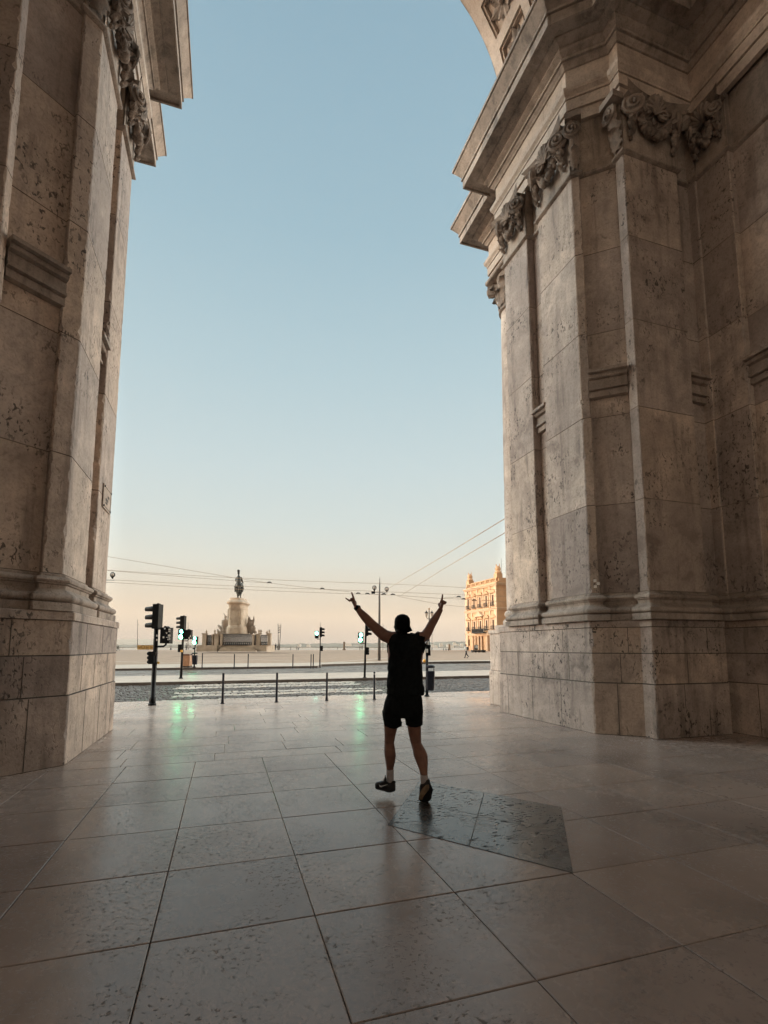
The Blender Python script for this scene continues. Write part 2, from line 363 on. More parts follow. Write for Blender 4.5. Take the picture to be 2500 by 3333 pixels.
# the dark diamond laid on the passage axis
dl, df, dr, dn = Vector((1.335, 4.07, 0)), Vector((2.10, 5.26, 0)), Vector((3.005, 4.02, 0)), Vector((2.215, 2.87, 0))
b = MB(); b.prism([p+Vector((0, 0, .0014)) for p in (dl, dn, dr, df)], (0, 0, .0004)); b.build('inset_bed', M['joint'])['kind'] = 'structure'
b = MB(); cc = (dl+df+dr+dn)/4
ml, mr, m3, m4 = (dl+dn)/2, (dr+df)/2, (dl+df)/2, (dn+dr)/2
for k, q in enumerate(((dl, ml, cc, m3), (ml, dn, m4, cc), (cc, m4, dr, mr), (m3, cc, mr, df))):
    ce = sum(q, Vector())/4; P = [ce+(p-ce)*.993 for p in q]; Q = [ce+(p-ce)*.989 for p in q]
    b.grid([[p+Vector((0, 0, .002)) for p in P], [p+Vector((0, 0, .0032+.0003*k)) for p in Q]], True, random.random(), cap1=True)
b.build('dark_paving_inset', M['inset'])['kind'] = 'structure'
# streets
def sheet(name, poly, z, mat, th=.15):
    b = MB(); b.prism([(x, y, z-th) for x, y in poly], (0, 0, th)); o = b.build(name, mat); o['kind'] = 'structure'; return o
sheet('ground', [(-400, -60), (400, -60), (400, 36), (-400, 36)], -.18, M['soil'], .4)
sheet('road', [(-60, 14.985), (70, 14.985), (70, 22.55), (-60, 22.55)], -.125, M['setts'], .06)
STR = ((15.3, 16.1, -1.75, 5.5), (17.15, 17.85, -1.5, 5.6), (18.05, 18.75, -1.6, 5.6), (20.3, 21.2, -1.75, 5.5), (21.5, 22.3, -1.6, 5.6))
bs, bw_ = MB(), MB(); rs = random.Random(11); y = 15.03
while y < 22.5:
    rw = rs.uniform(.15, .20); x = -8-rs.random()*.2
    while x < 17:
        w = rs.uniform(.18, .30); cx_, cy_ = x+w/2, y+rw/2
        b = bw_ if any(a <= cy_ <= c and x0 <= cx_ <= x1 for a, c, x0, x1 in STR) else bs
        g_ = .019; t = rs.random(); h0 = -.10+rs.uniform(-.012, .010); P = [(x+g_, y+g_), (x+w-g_, y+g_), (x+w-g_, y+rw-g_), (x+g_, y+rw-g_)]; k = .024
        Q = [(x+g_+k, y+g_+k), (x+w-g_-k, y+g_+k), (x+w-g_-k, y+rw-g_-k), (x+g_+k, y+rw-g_-k)]; tl = [rs.uniform(-.0025, .0025) for _ in range(4)]
        b.grid([[(px, py, -.15) for px, py in P], [(px, py, h0-.014) for px, py in P], [(px, py, h0+tl[q]) for q, (px, py) in enumerate(Q)]], True, t, cap1=True); x += w
    y += rw
bs.build('road_setts', M['sett_stone'])['kind'] = 'structure'; bw_.build('crossing_stripes', M['stripe'])['kind'] = 'structure'
sheet('traffic_island', [(-60, 22.603), (70, 22.603), (70, 27.6), (-60, 27.6)], .02, M['island'], .2)
sheet('island_kerb', [(-60, 22.55), (70, 22.55), (70, 22.60), (-60, 22.60)], .016, M['kerb'], .2)
sheet('tram_road', [(-60, 27.6), (70, 27.6), (70, 60), (-60, 60)], -.09, M['asphalt'], .06)
def zp(X, Y): return .06+(dep(X, Y)-37)*.0043
def ong(x, y, off=0.0):                 # pixel -> point on the plaza
    r = ray(x, y); g = math.sin(YAW)*r[0]+math.cos(YAW)*r[1]
    t = (.06-37*.0043+off-H)/(r[2]-.0043*g); return Vector((r[0]*t, r[1]*t, H+r[2]*t))
KERB = [(-150, 36.3), (-6.5, 36.5), (6.6, 36.6), (7.4, 39.3), (13.8, 41.8), (20, 42.5), (150, 42.5)]
BORD = [(-150, 43.7), (-6.5, 43.6), (8.5, 43.4), (14.3, 44.6), (20, 44.8), (60, 44.9), (150, 44.9)]
def strip(name, A, B, dz, mat, th=.3):
    b = MB(); top = [[(x, y, zp(x, y)+dz) for x, y in A], [(x, y, zp(x, y)+dz) for x, y in B]]
    b.grid(top); b.grid([[(x, y, -.4) for x, y in A], top[0]]); o = b.build(name, mat); o['kind'] = 'structure'; return o
off = lambda A, d: [(x, y+d) for x, y in A]
strip('plaza_kerb', KERB, off(KERB, .08), .004, M['kerb'])
strip('plaza_border', off(KERB, .08), BORD, 0, M['plaza_pale'])
QD = 141.
qa = RT*-260+FW*QD; qb = RT*260+FW*QD
b = MB()
rows = []
for k in range(13):
    f = k/12; A = [(x*1., y) for x, y in BORD]; row = []
    for i, (x, y) in enumerate(A):
        u = -260+520*i/(len(A)-1) if i not in (0, len(A)-1) else (-260 if i == 0 else 260)
        lat = RT.x*x+RT.y*y; q = RT*(lat if 0 < i < len(A)-1 else u)+FW*QD
        p = Vector((x, y, 0)).lerp(q, f); row.append((p.x, p.y, zp(p.x, p.y)))
    rows.append(row)
b.grid(rows); b.grid([[(x, y, -5) for x, y, z in rows[-1]], rows[-1]]); b.build('plaza', M['plaza'])['kind'] = 'structure'
def band(name, pts, w, mat, dz=.006):
    b = MB(); P = [ong(*p) for p in pts]; rows = []
    for i, p in enumerate(P):
        d = (P[min(i+1, len(P)-1)]-P[max(0, i-1)]).normalized(); n = Vector((-d.y, d.x, 0))
        rows.append([Vector((q.x, q.y, zp(q.x, q.y)+dz)) for q in (p-n*w/2, p+n*w/2)])
    b.grid(rows); b.build(name, mat)['kind'] = 'structure'
band('pale_plaza_line', [(335, 2152), (545, 2158.5), (830, 2147), (1065, 2157), (1300, 2139)], .55, M['plaza_pale'])
band('dark_plaza_line', [(560, 2137), (700, 2137.5), (850, 2137), (1000, 2135)], 1.1, M['plaza_dark'], .008)
band('dark_plaza_line', [(850, 2128), (935, 2127)], 2.2, M['plaza_dark'], .008)
m, nt, bb = newmat('river_water'); N = NT(nt); p = N.pos((.05, .05, .05)); bb.inputs['Base Color'].default_value = C(.10, .13, .14); bb.inputs['Roughness'].default_value = .12
bp = N.n('ShaderNodeBump', i_Strength=.25, i_Distance=1., i_Height=N.noise(p, 6, 4, .6)); N.link(bp.outputs[0], bb.inputs['Normal']); M['water'] = m
b = MB(); q = [RT*-7000+FW*(QD-2), RT*7000+FW*(QD-2), RT*7000+FW*9500, RT*-7000+FW*9500]
b.poly([(p.x, p.y, -3.6) for p in q]); b.build('river', M['water'])['kind'] = 'structure'
M['hill'] = plain('wooded_hill', (.12, .11, .085), .9, 0, .5, .006, local=False)
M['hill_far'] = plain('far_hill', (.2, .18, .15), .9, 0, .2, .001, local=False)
def ridge(name, d, prof, mat, depth, rough, seed, step=4):
    rows = [[], [], [], []]; x = prof[0][0]
    while x <= prof[-1][0]:
        for (a, ya), (c, yc) in zip(prof, prof[1:]):
            if a <= x <= c: yy = ya+(yc-ya)*(x-a)/(c-a)
        yy -= rough*noise.fractal(Vector((x*.035+seed, seed, 0)), 1., 2., 4)
        p0 = atD(x, 2105, d); p1 = atD(x, yy, d+depth*.5)
        zt = max(2, p1.z)
        rows[0].append((p0.x, p0.y, -3.7)); rows[1].append((p0.x, p0.y, -1.)); rows[2].append((p1.x, p1.y, zt)); q = atD(x, 2105, d+depth); rows[3].append((q.x, q.y, -3.7)); x += step
    b = MB(); b.grid(rows); b.build(name, mat, angle=60)['kind'] = 'structure'
ridge('far_shore', 2700, [(-900, 2097), (330, 2098), (640, 2099), (900, 2097), (1060, 2094), (1300, 2093), (1390, 2090), (1480, 2088.5), (1700, 2086), (3400, 2085)], M['hill'], 700, 2.2, 3.1, 3)
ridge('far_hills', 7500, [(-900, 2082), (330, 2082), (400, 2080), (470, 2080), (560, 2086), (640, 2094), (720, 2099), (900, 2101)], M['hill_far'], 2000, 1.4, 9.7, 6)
#@@NEXT
# ------------------------------------------------------------------ the arch
XC = 2.09
def offs(pl, o):
    n = len(pl); seg = []
    for i in range(n-1):
        d = Vector((pl[i+1][0]-pl[i][0], pl[i+1][1]-pl[i][1])).normalized(); seg.append((d, Vector((d.y, -d.x))))
    R = []
    for i in range(n):
        p = Vector(pl[i])
        if i == 0: R.append((p+seg[0][1]*o, 0)); continue
        if i == n-1: R.append((p+seg[-1][1]*o, 0)); continue
        n0, n1 = seg[i-1][1], seg[i][1]; k = 1+n0.dot(n1); q = p+(n0+n1)*(o/k)
        d0, d1 = seg[i-1][0], seg[i][0]; R.append((q, 1 if d0.x*d1.y-d0.y*d1.x > 0 else -1))
    return R
def ring(pl, o, ch, ero=0., z=0., seed=0.):
    R = offs(pl, o); out = []
    for i, (p, k) in enumerate(R):
        if k == 0 or ch <= 0: out.append(p); continue
        a = (R[i-1][0]-p); c = (R[i+1][0]-p); la, lc = a.length, c.length; a.normalize(); c.normalize()
        sgn = -1 if k > 0 else 1
        cut = ch
        if ero and k == CONV: cut = ch+ero*max(0., noise.fractal(Vector((z*5.5, seed+i*7.7, 0)), .7, 2.2, 5)-.02)
        cut = min(cut, la*.45, lc*.45)
        if k == CONV: out += [p+a*cut, p+c*cut]
        else: out.append(p)
    return out
CONV = -1
def pick_conv():
    # for travel direction (0,-1) then turning left outward corner: find the sign that is convex (outward normal = (dy,-dx))
    global CONV
    R = offs([(0, 2), (0, 0), (2, -2)], .1); CONV = R[1][1]
pick_conv()
def loft(b, pl, prof, ch=.01, ero=0., seed=0., caps=False, tint=None, jm=False):
    rows = []
    for o, z in prof: rows.append([(p.x, p.y, z) for p in ring(pl, o, ch, ero, z, seed)])
    ts = [random.random() for _ in rows[0]] if tint is None else [tint]*len(rows[0])
    if jm:
        b.mi = 1; b.grid(rows[:2], tfun=lambda i, j: ts[j]); b.grid(rows[-2:], tfun=lambda i, j: ts[j]); b.mi = 0; b.grid(rows[1:-1], tfun=lambda i, j: ts[j])
    else: b.grid(rows, tfun=lambda i, j: ts[j])
    if caps:
        b.poly([r[0] for r in rows]); b.poly([r[-1] for r in rows][::-1])
def courses(b, pl, o, zs, ch=.012, ero=.03, g=.007, dz=.14, seed=0., sub=None):
    for i in range(len(zs)-1):
        z0, z1 = zs[i], zs[i+1]; n = max(2, int((z1-z0)/dz)); e = g*.9
        prof = [(o-g, z0), (o, z0+e)]+[(o, z0+e+(z1-z0-2*e)*k/n) for k in range(1, n)]+[(o, z1-e), (o-g, z1)]
        loft(b, pl, prof, ch, ero, seed+i*3.3, jm=True)
def vgroove(b, pl, o, seg, t, z0, z1, w=.011, d=.004):   # narrow dark vertical joint: a sunk fillet strip
    R = offs(pl, o); p0, p1 = R[seg][0], R[seg+1][0]; p = p0.lerp(p1, t); dd = (p1-p0).normalized(); nn = Vector((dd.y, -dd.x))
    a, c = p-dd*w/2, p+dd*w/2
    b.prism([(a.x, a.y, z0+.012), (c.x, c.y, z0+.012), (c.x, c.y, z1-.012), (a.x, a.y, z1-.012)], (nn.x*.0025, nn.y*.0025, 0))
dgx, dgy = math.sin(rad(50)), -math.cos(rad(50))
CY = 7.2; RX = 6.1; BACK = 9.9
c0 = Vector((RX, CY)); dg = Vector((dgx, dgy)); dn_ = Vector((dgy, -dgx))
def dpt(t, dep_=0): p = c0+dg*t-dn_*dep_; return (p.x, p.y)
TE = .77
e1 = dpt(TE); FY = 6.49
SH0 = [(8.4, 9.62), (RX, 9.62), (RX, 8.69), (RX+.17, 8.69), (RX+.17, 8.28), (RX, 8.28), (RX, CY), dpt(.155), dpt(.155, .075), dpt(TE-.03+.075*.84, .075), (e1[0], e1[1]-.02), (e1[0], FY), (7.97, FY), (7.97, FY+.17), (8.43, FY+.17), (8.43, FY-.0), (8.47, FY-.0), (8.47, 5.86), (8.60, 5.86), (8.60, -3.4)]
PD0 = [(8.4, 10.14), (RX, 10.14), (RX, CY), dpt(TE), (e1[0], FY), (8.16, FY), (8.16, FY+.14), (8.47, FY+.14), (8.47, -3.4)]
EN = [(8.6, 11.5), (6.80, 11.5), (6.80, 9.88), (RX-.02, 9.88), (RX-.02, CY), dpt(TE), (e1[0], FY), (8.45, FY), (8.45, -3.4)]
ZC = [2.40, 3.98, 5.62, 7.25, 8.87, 10.52]
def leaf(b, o, u, v, h, w, curl, lobes=4, n=8, t=.5):
    u, v = Vector(u), Vector(v); rows = []; m = 6
    for i in range(n+1):
        f = i/n; a = f*f*f*1.9
        zz = h*(f if f < .75 else .75+(f-.75)*(1-1.6*(f-.75)/.25*.6)); out = curl*(.12*f+f**3)
        ww = w*(.55+.6*math.sin(math.pi*min(1, f*1.05))**.8)*(1+.22*math.cos(f*lobes*2*math.pi))*(1 if f < .9 else .6)
        row = []
        for j in range(m+1):
            s = -1+2*j/m; row.append(o+u*(s*ww/2)+UP*(zz-.03*h*abs(s)*(1 if j % 2 else 0))+v*(out+.035*(1-s*s)-.02*(abs(s)**.5)*math.cos(f*lobes*2*math.pi)))
        rows.append(row)
    b.grid(rows, t=t)
def volute(b, c, u, v, r, thick, sgn=1):
    # spiral scroll lying in the plane (u, UP), thickness along v
    pts = []; rr = []
    for k in range(26):
        f = k/25; a = sgn*(f*4.3*math.pi)+math.pi/2; q = r*(1-.86*f)
        pts.append(c+u*(q*math.cos(a))+UP*(q*math.sin(a))+v*(thick*.9*f)); rr.append((.028*(1-.45*f)+.012, thick*.9))
    b.tube(pts, [x[0] for x in rr], 6)
    b.obox(c-v*thick*.2, u, v, UP, (r*1.35, thick*1.3, r*1.35)); b.sphere(c+v*thick*.8, r*.2, 6)
def capital(b, P0, P1, nrm, z0=10.58, h=1.12, wrapL=True, wrapR=True):
    P0, P1, nrm = Vector((*P0, 0)), Vector((*P1, 0)), Vector((*nrm, 0)); u = (P1-P0).normalized(); w = (P1-P0).length
    def L(s, out, z): return P0+u*s+nrm*out+UP*(z0+z)
    b.mi = 1
    # bell
    b.grid([[L(0, .02, .0), L(w, .02, 0)], [L(0, .03, h*.55), L(w, .03, h*.55)], [L(-.03, .12, h*.86), L(w+.03, .12, h*.86)]])
    b.mi = 0; zv = h*.70; rv = min(.21, w*.21)
    for s, sg in ((rv*.62, 1), (w-rv*.62, -1)):
        dv = (nrm-u*(.75*sg)).normalized(); du = (u+nrm*(.75*sg)).normalized()
        volute(b, L(s, .19, zv), du, dv, rv, .085, sg)
        for k in range(7):                      # hanging drop of leaves below each scroll
            f = k/6; q = L(s+.03*math.sin(k*2.1), .13-.06*f, zv-rv*.8-f*h*.36); b.sphere(q, .085*(1-.55*f), 6, (1, .8, 1.2))
            if k < 6: leaf(b, q-UP*.05, u*(1 if k % 2 else -1), nrm, .14*(1-.4*f), .15*(1-.4*f), .09, 3, 4)
    nf = max(7, int(w/.085)); a0, a1 = rv*1.1, w-rv*1.1
    for k in range(nf+1):                       # festoon
        f = k/nf; s = a0+(a1-a0)*f; z = zv-.02-h*.34*(1-(2*f-1)**2); r = .05+.045*math.sin(math.pi*f)
        for jj in range(3): b.sphere(L(s+.03*math.sin(k*3+jj*2), .10+.05*math.sin(math.pi*f)+.03*math.cos(jj*2.1+k), z+.05*math.sin(jj*2.1+k*1.7)), r*.8, 6)
        if k % 2 == 0: leaf(b, L(s, .12, z-.10), u, nrm, .2, .15, .12, 3, 5)
    for k in range(9):                          # shell over the middle
        a = math.pi*(.08+.84*k/8); c = L(w/2, .17, h*.70); e_ = c+u*(.24*math.cos(a))+UP*(.30*math.sin(a))+nrm*.07*math.sin(a)
        b.tube([c, c.lerp(e_, .6)+nrm*.04, e_], [.015, .032, .04], 6)
    for s, sg in ((w*.34, -1), (w*.66, 1)): volute(b, L(s, .15, h*.76), u, nrm, .12, .05, sg)
    # egg moulding + abacus with hollowed front
    rows = []
    for z, e in ((h*.86, -.02), (h*.90, .03), (h*.93, .0), (h*1.0, .05)):
        rows.append([L(-.06-e+(w+.12+2*e)*j/8, .13+e+.12*abs(2*j/8-1)**2, z) for j in range(9)])
    b.grid(rows); b.poly(rows[0]+[L(w+.05, 0, h*.86), L(-.05, 0, h*.86)])
    for k in range(max(6, int(w/.09))): b.sphere(L((k+.5)*w/max(6, int(w/.09)), .12, h*.84), .035, 5)
arch = empty('triumphal_arch', (XC, 7.2, 0), label='huge weathered limestone arch framing the view with carved capitals and coffered vault', cat='arch')
def part(b, name, mat, parent, **k):
    o = b.build(name, mat, parent, **k)
    return o
def pier(mir, dy):
    rx, ts, te = (6.20, .25, .90) if mir else (RX, .155, TE)
    cs = Vector((rx, CY))
    def dpt(t, dep_=0): p = cs+dg*t-dn_*dep_; return (p.x, p.y)
    def dpe(t): p = c0+dg*t; return (p.x, p.y)
    e1 = dpt(te); FY = e1[1]-.21; q1 = dpe(te)
    SH = [(8.4, 9.62), (rx, 9.62), (rx, 8.69), (rx+.17, 8.69), (rx+.17, 8.28), (rx, 8.28), (rx, CY), dpt(ts), dpt(ts, .075), dpt(te-.03+.075*.84, .075), (e1[0], e1[1]-.02), (e1[0], FY), (7.97, FY), (7.97, FY+.17), (8.43, FY+.17), (8.43, FY), (8.47, FY), (8.47, 5.86), (8.60, 5.86), (8.60, -3.4)]
    yb = 9.93 if mir else 10.14
    PD = [(8.4, yb), (RX, yb), (RX, CY), q1, (q1[0], FY), (8.16, FY), (8.16, FY+.14), (8.47, FY+.14), (8.47, -3.4)]
    EN = [(8.6, 11.5), (6.80, 11.5), (6.80, 9.88), (RX-.02, 9.88), (RX-.02, CY), q1, (q1[0], FY), (8.45, FY), (8.45, -3.4)]
    tf = (lambda p: (2*XC-p[0]-XC, p[1]+dy-7.2, p[2])) if mir else (lambda p: (p[0]-XC, p[1]+dy-7.2, p[2]))
    B = lambda: MB(tf, mir)
    sd = 40 if mir else 0
    b = B(); b.box((10.6, 2.2, 8.9), (3.4, 13.8, 17.6)); b.box((8.6, 8.3, 8.5), (3.2, 2.3, 17)); b.box((8.6, 9.3, 8.5), (3.2, 1.2, 17)); b.box((7.7, 9.0, 12), (1.4, 1.2, 4)); b.box((8.3, 10.6, 12.7), (1.9, 1.7, 2))
    core = part(b, 'pier', M['stone_clean'], arch)
    # pedestal: three courses and ledge
    b = B(); courses(b, PD, .07, [.0, .86], .012, .045, .008, .06, sd+1); courses(b, PD, .055, [.86, 1.36, 1.80], .012, .045, .008, .06, sd+2)
    loft(b, PD, [(.055, 1.80), (.075, 1.805), (.075, 1.90), (.06, 1.915), (-.3, 1.915)], .012, .02, sd)
    b.mi = 1
    for seg, t, za, zb in ((1, .12, .0, .86), (1, .42, 0, .86), (1, .72, .0, .86), (1, .25, .86, 1.36), (1, .55, .86, 1.36), (1, .8, .86, 1.36), (1, .4, 1.36, 1.8), (1, .75, 1.36, 1.8), (2, .5, 0, .86), (2, .58, .86, 1.36), (2, .75, 1.36, 1.8), (4, .38, .45, .86), (4, .7, 0, .45), (4, .45, .86, 1.36), (4, .75, 1.36, 1.8), (7, .05, 0, .86), (7, .13, .86, 1.36), (7, .22, 0, .86), (7, .3, .86, 1.36)):
        vgroove(b, PD, .07 if zb <= .86 else .055, seg, t, za, zb, .009)
    ped = part(b, 'pedestal', [M['stone_base'], M['joint']], core)
    # attic base moulding: torus, scotia, torus
    b = B()
    pr = [(.05, 1.915), (.15, 1.92), (.15, 2.02), (.13, 2.025)]
    pr += [(.10+.055*math.cos(a), 2.085+.055*math.sin(a)) for a in [rad(-80+32*k) for k in range(6)]]
    pr += [(.085, 2.15), (.045, 2.20), (.05, 2.25), (.075, 2.262)]
    pr += [(.06+.04*math.cos(a), 2.31+.04*math.sin(a)) for a in [rad(-70+35*k) for k in range(5)]]
    pr += [(.03, 2.36), (.03, 2.385), (0, 2.40)]
    loft(b, SH, pr, .012, .02, sd, tint=.4); part(b, 'base_moulding', M['mould'], core, angle=35)
    # shaft with its pilasters and sunk panels
    b = B(); courses(b, SH, 0, ZC, .010, .045, .008, .055, sd+5); part(b, 'pilasters', [M['stone'], M['course_joint']], core)
    # astragal below the capitals
    b = B(); loft(b, SH, [(0, 10.50), (.035, 10.51), (.06, 10.535), (.06, 10.565), (.035, 10.59), (.0, 10.60)], .006, tint=.3); loft(b, SH, [(0, 10.6), (.0, 11.72)], .006); part(b, 'astragal', M['mould'], core, angle=40)
    # string mouldings across the sunk panels
    b = B()
    bp = [(-.03, 5.97), (.07, 5.98), (.07, 6.08), (.05, 6.085), (.05, 6.105), (.11, 6.11), (.11, 6.155), (.085, 6.16), (.085, 6.285), (.07, 6.29), (.07, 6.31), (.13, 6.33), (.15, 6.37), (.135, 6.375), (.135, 6.395), (.205, 6.40), (.205, 6.455), (.17, 6.475), (-.03, 6.49)]
    for pl in ([dpt(ts-.02, .05), dpt(te, .05)], [(rx+.17, 8.71), (rx+.17, 8.26)], [(7.96, FY+.17), (8.45, FY+.17)], [(8.60, 5.87), (8.60, -3.4)]):
        loft(b, pl, bp, 0, caps=True, tint=.25)
    # niche impost on the side wall
    loft(b, [(8.60, 5.62), (8.60, 4.2)], [(0, 4.25), (.05, 4.28), (.05, 4.42), (.1, 4.46), (.1, 4.6), (0, 4.62)], 0, caps=True, tint=.2)
    part(b, 'string_moulding', M['mould'], core)
    # capitals
    for P0, P1, nr in (((rx, 8.28), (rx, CY), (-1, 0)), ((rx, 9.62), (rx, 8.69), (-1, 0)), ((e1[0], FY), (7.97, FY), (0, -1)), ((8.47, FY-.02), (8.47, 5.86), (-1, 0)), (dpt(0), dpt(ts), (dn_.x, dn_.y)), ((e1[0], e1[1]), (e1[0], FY), (-1, 0))):
        w = math.hypot(P1[0]-P0[0], P1[1]-P0[1])
        b = B()
        if w > .4: capital(b, P0, P1, nr)
        else:
            p0, p1, nn = Vector((*P0, 0)), Vector((*P1, 0)), Vector((*nr, 0)); u = (p1-p0).normalized()
            for z, hh, cu in ((10.65, .46, .15), (10.72, .74, .2)): leaf(b, p0.lerp(p1, .5)+nn*.03+UP*z, u, nn, hh, w*1.1, cu)
            volute(b, p0.lerp(p1, .4)+nn*.14+UP*11.40, u, nn, .17, .06, 1)
            b.obox(p0.lerp(p1, .5)+nn*.11+UP*11.64, u, nn, UP, (w+.14, .24, .12))
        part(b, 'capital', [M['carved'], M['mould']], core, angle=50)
    # entablature: two-fascia architrave, frieze
    b = B()
    loft(b, EN, [(-.1, 11.70), (.0, 11.70), (.0, 11.92), (-.012, 11.925), (-.012, 11.94), (.035, 11.94), (.035, 12.16), (.02, 12.165), (.02, 12.18), (.05, 12.18), (.05, 12.22), (.10, 12.29), (.11, 12.34), (.11, 12.38), (.0, 12.385), (.0, 12.86), (.02, 12.87)], .006, tint=.55)
    ent = part(b, 'entablature', M['stone_clean'], core)
    b = B()
    loft(b, EN, [(.0, 12.86), (.03, 12.865), (.05, 12.90), (.10, 12.955), (.085, 12.955), (.085, 12.975), (.13, 12.975), (.13, 13.03), (.11, 13.03), (.11, 13.05), (.19, 13.11), (.21, 13.13), (.21, 13.17), (.19, 13.17), (.19, 13.19), (.30, 13.25), (.34, 13.27), (.34, 13.30), (.56, 13.32), (.56, 13.27), (.60, 13.27), (.60, 13.47), (.585, 13.475), (.585, 13.50), (.63, 13.50), (.63, 13.55), (.615, 13.555), (.615, 13.575), (.65, 13.63), (.72, 13.74), (.775, 13.82), (.76, 13.825), (.76, 13.845), (.80, 13.845), (.80, 13.92), (.4, 13.98), (-.3, 14.0)], .006, tint=.35)
    part(b, 'cornice', M['mould'], core)
    # freestanding column on the square side
    cx, cy = 7.26, 10.92
    b = B(); b.box((cx, cy, .43), (1.36, 1.44, .86), bev=.015); b.box((cx, cy, 1.33), (1.31, 1.39, .94), bev=.015); b.box((cx, cy, 1.85), (1.36, 1.44, .10), bev=.01); b.box((cx, cy, 1.96), (1.14, 1.14, .12), bev=.01)
    b.lathe([(.56, 2.02), (.57, 2.05), (.57, 2.1), (.54, 2.15), (.50, 2.18), (.49, 2.22), (.52, 2.25), (.53, 2.29), (.51, 2.34), (.47, 2.38)], (cx, cy, 0), 28)
    prof = []
    for i in range(len(ZC)-1):
        for k in range(9):
            z = ZC[i]+(ZC[i+1]-ZC[i])*k/8; f = (z-2.4)/8.1; r = .465-.06*f**1.6; prof.append((r-(.006 if k in (0, 8) else 0), z+(.004 if k == 0 else 0)))
    b.lathe(prof, (cx, cy, 0), 36); part(b, 'column', M['stone'], core, angle=40)
    b = B(); b.lathe([(.41, 10.5), (.46, 10.53), (.46, 10.56), (.42, 10.6), (.42, 11.1), (.50, 11.55)], (cx, cy, 0), 24)
    for k in range(8):
        a = 2*math.pi*k/8; v = Vector((math.cos(a), math.sin(a), 0)); u = Vector((-v.y, v.x, 0))
        leaf(b, Vector((cx, cy, 10.66))+v*.43, u, v, .46, .36, .17); a += math.pi/8; v = Vector((math.cos(a), math.sin(a), 0)); u = Vector((-v.y, v.x, 0)); leaf(b, Vector((cx, cy, 10.7))+v*.42, u, v, .72, .34, .22)
    for k in range(4):
        a = math.pi/4+math.pi/2*k; v = Vector((math.cos(a), math.sin(a), 0)); u = Vector((-v.y, v.x, 0))
        volute(b, Vector((cx, cy, 11.36))+v*.62, v, u, .2, .08, 1); volute(b, Vector((cx, cy, 11.36))+v*.62, v, -u, .2, .08, 1)
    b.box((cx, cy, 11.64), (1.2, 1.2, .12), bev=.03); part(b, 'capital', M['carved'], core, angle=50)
    return core
PR = pier(False, -.07)
PL = pier(True, .10)
# coffered barrel vault between the piers (front edge seen against the sky)
R0, ZK, YA, YB = 4.07, 14.75, 7.0, 9.55
b = MB(lambda p: (p[0]-XC, p[1]-7.2, p[2]))
def av(a, r, y): return (XC+r*math.cos(a), y, ZK+r*math.sin(a))
NA = 9; A0, A1 = rad(-10), rad(190)
angs = []
rib = rad(3.6)
def cell_grid():
    # ribs along the soffit with sunk coffers
    ys = [YA, YA+.22, YA+1.12, YA+1.34, YA+2.24, YB] if False else [YA, YB-2.36, YB-1.46, YB-1.22, YB-.32, YB]
    NC = 13; w = (A1-A0)/NC
    for i in range(NC):
        a0, a3 = A0+i*w, A0+(i+1)*w; a1, a2 = a0+w*.11, a3-w*.11
        for (p, q) in ((a0, a1), (a2, a3)):
            b.grid([[av(p, R0, y) for y in ys], [av((p+q)/2, R0, y) for y in ys], [av(q, R0, y) for y in ys]])
        for (y0, y1) in ((ys[0], ys[1]), (ys[2], ys[3]), (ys[4], ys[5])):
            b.grid([[av(a1+(a2-a1)*k/4, R0, y) for y in (y0, y1)] for k in range(5)])
        for (y0, y1) in ((ys[1], ys[2]), (ys[3], ys[4])):
            d1 = .05; d2 = .14; s = .05; sa = s/R0
            def rg(r, sh, y0=y0, y1=y1): return [av(a1+sh/R0, r, y0+sh), av(a2-sh/R0, r, y0+sh), av(a2-sh/R0, r, y1-sh), av(a1+sh/R0, r, y1-sh)]
            b.grid([rg(R0, 0), rg(R0+d1, .008), rg(R0+d1, s), rg(R0+d2, s+.01)], True, cap1=True)
cell_grid()
# spandrel faces and top mass
n = 26
for y in (YA, YB):
    rows = [[av(A0+(A1-A0)*k/n, R0, y) for k in range(n+1)], [(XC+max(-11, min(11, 14*math.cos(A0+(A1-A0)*k/n))), y, 14 if k in (0, n) else max(14, min(24, ZK+14*math.sin(A0+(A1-A0)*k/n)))) for k in range(n+1)]]
    b.grid(rows)
b.poly([(XC-11, YA, 24), (XC+11, YA, 24), (XC+11, YB, 24), (XC-11, YB, 24)])
va = part(b, 'vault', M['stone_clean'], arch)
# carved rosettes in the coffers
NC = 13; w = (A1-A0)/NC
for i in range(NC):
    a = A0+(i+.5)*w
    if not (rad(-6) < a < rad(64)): continue
    for yc in (YB-1.91, YB-.77):
        b = MB(lambda p: (p[0]-XC, p[1]-7.2, p[2])); c = Vector(av(a, R0+.13, yc)); nn = Vector((-math.cos(a), 0, -math.sin(a))); u = Vector((0, 1, 0)); v = nn.cross(u)
        b.sphere(c+nn*.06, .075, 8)
        for k in range(8):
            q = 2*math.pi*k/8; d = u*math.cos(q)+v*math.sin(q); s = nn.cross(d); rows = []
            L_ = .36 if k % 2 == 0 else .27
            for f in (0, .3, .6, .85, 1.): rows.append([c+d*(.05+L_*f)+s*(x*.11*math.sin(math.pi*min(1, .2+.75*f)))+nn*(.03+.09*f*f-.03*abs(x)) for x in (-1, 0, 1)])
            b.grid(rows)
        part(b, 'rosette', M['carved'], va)
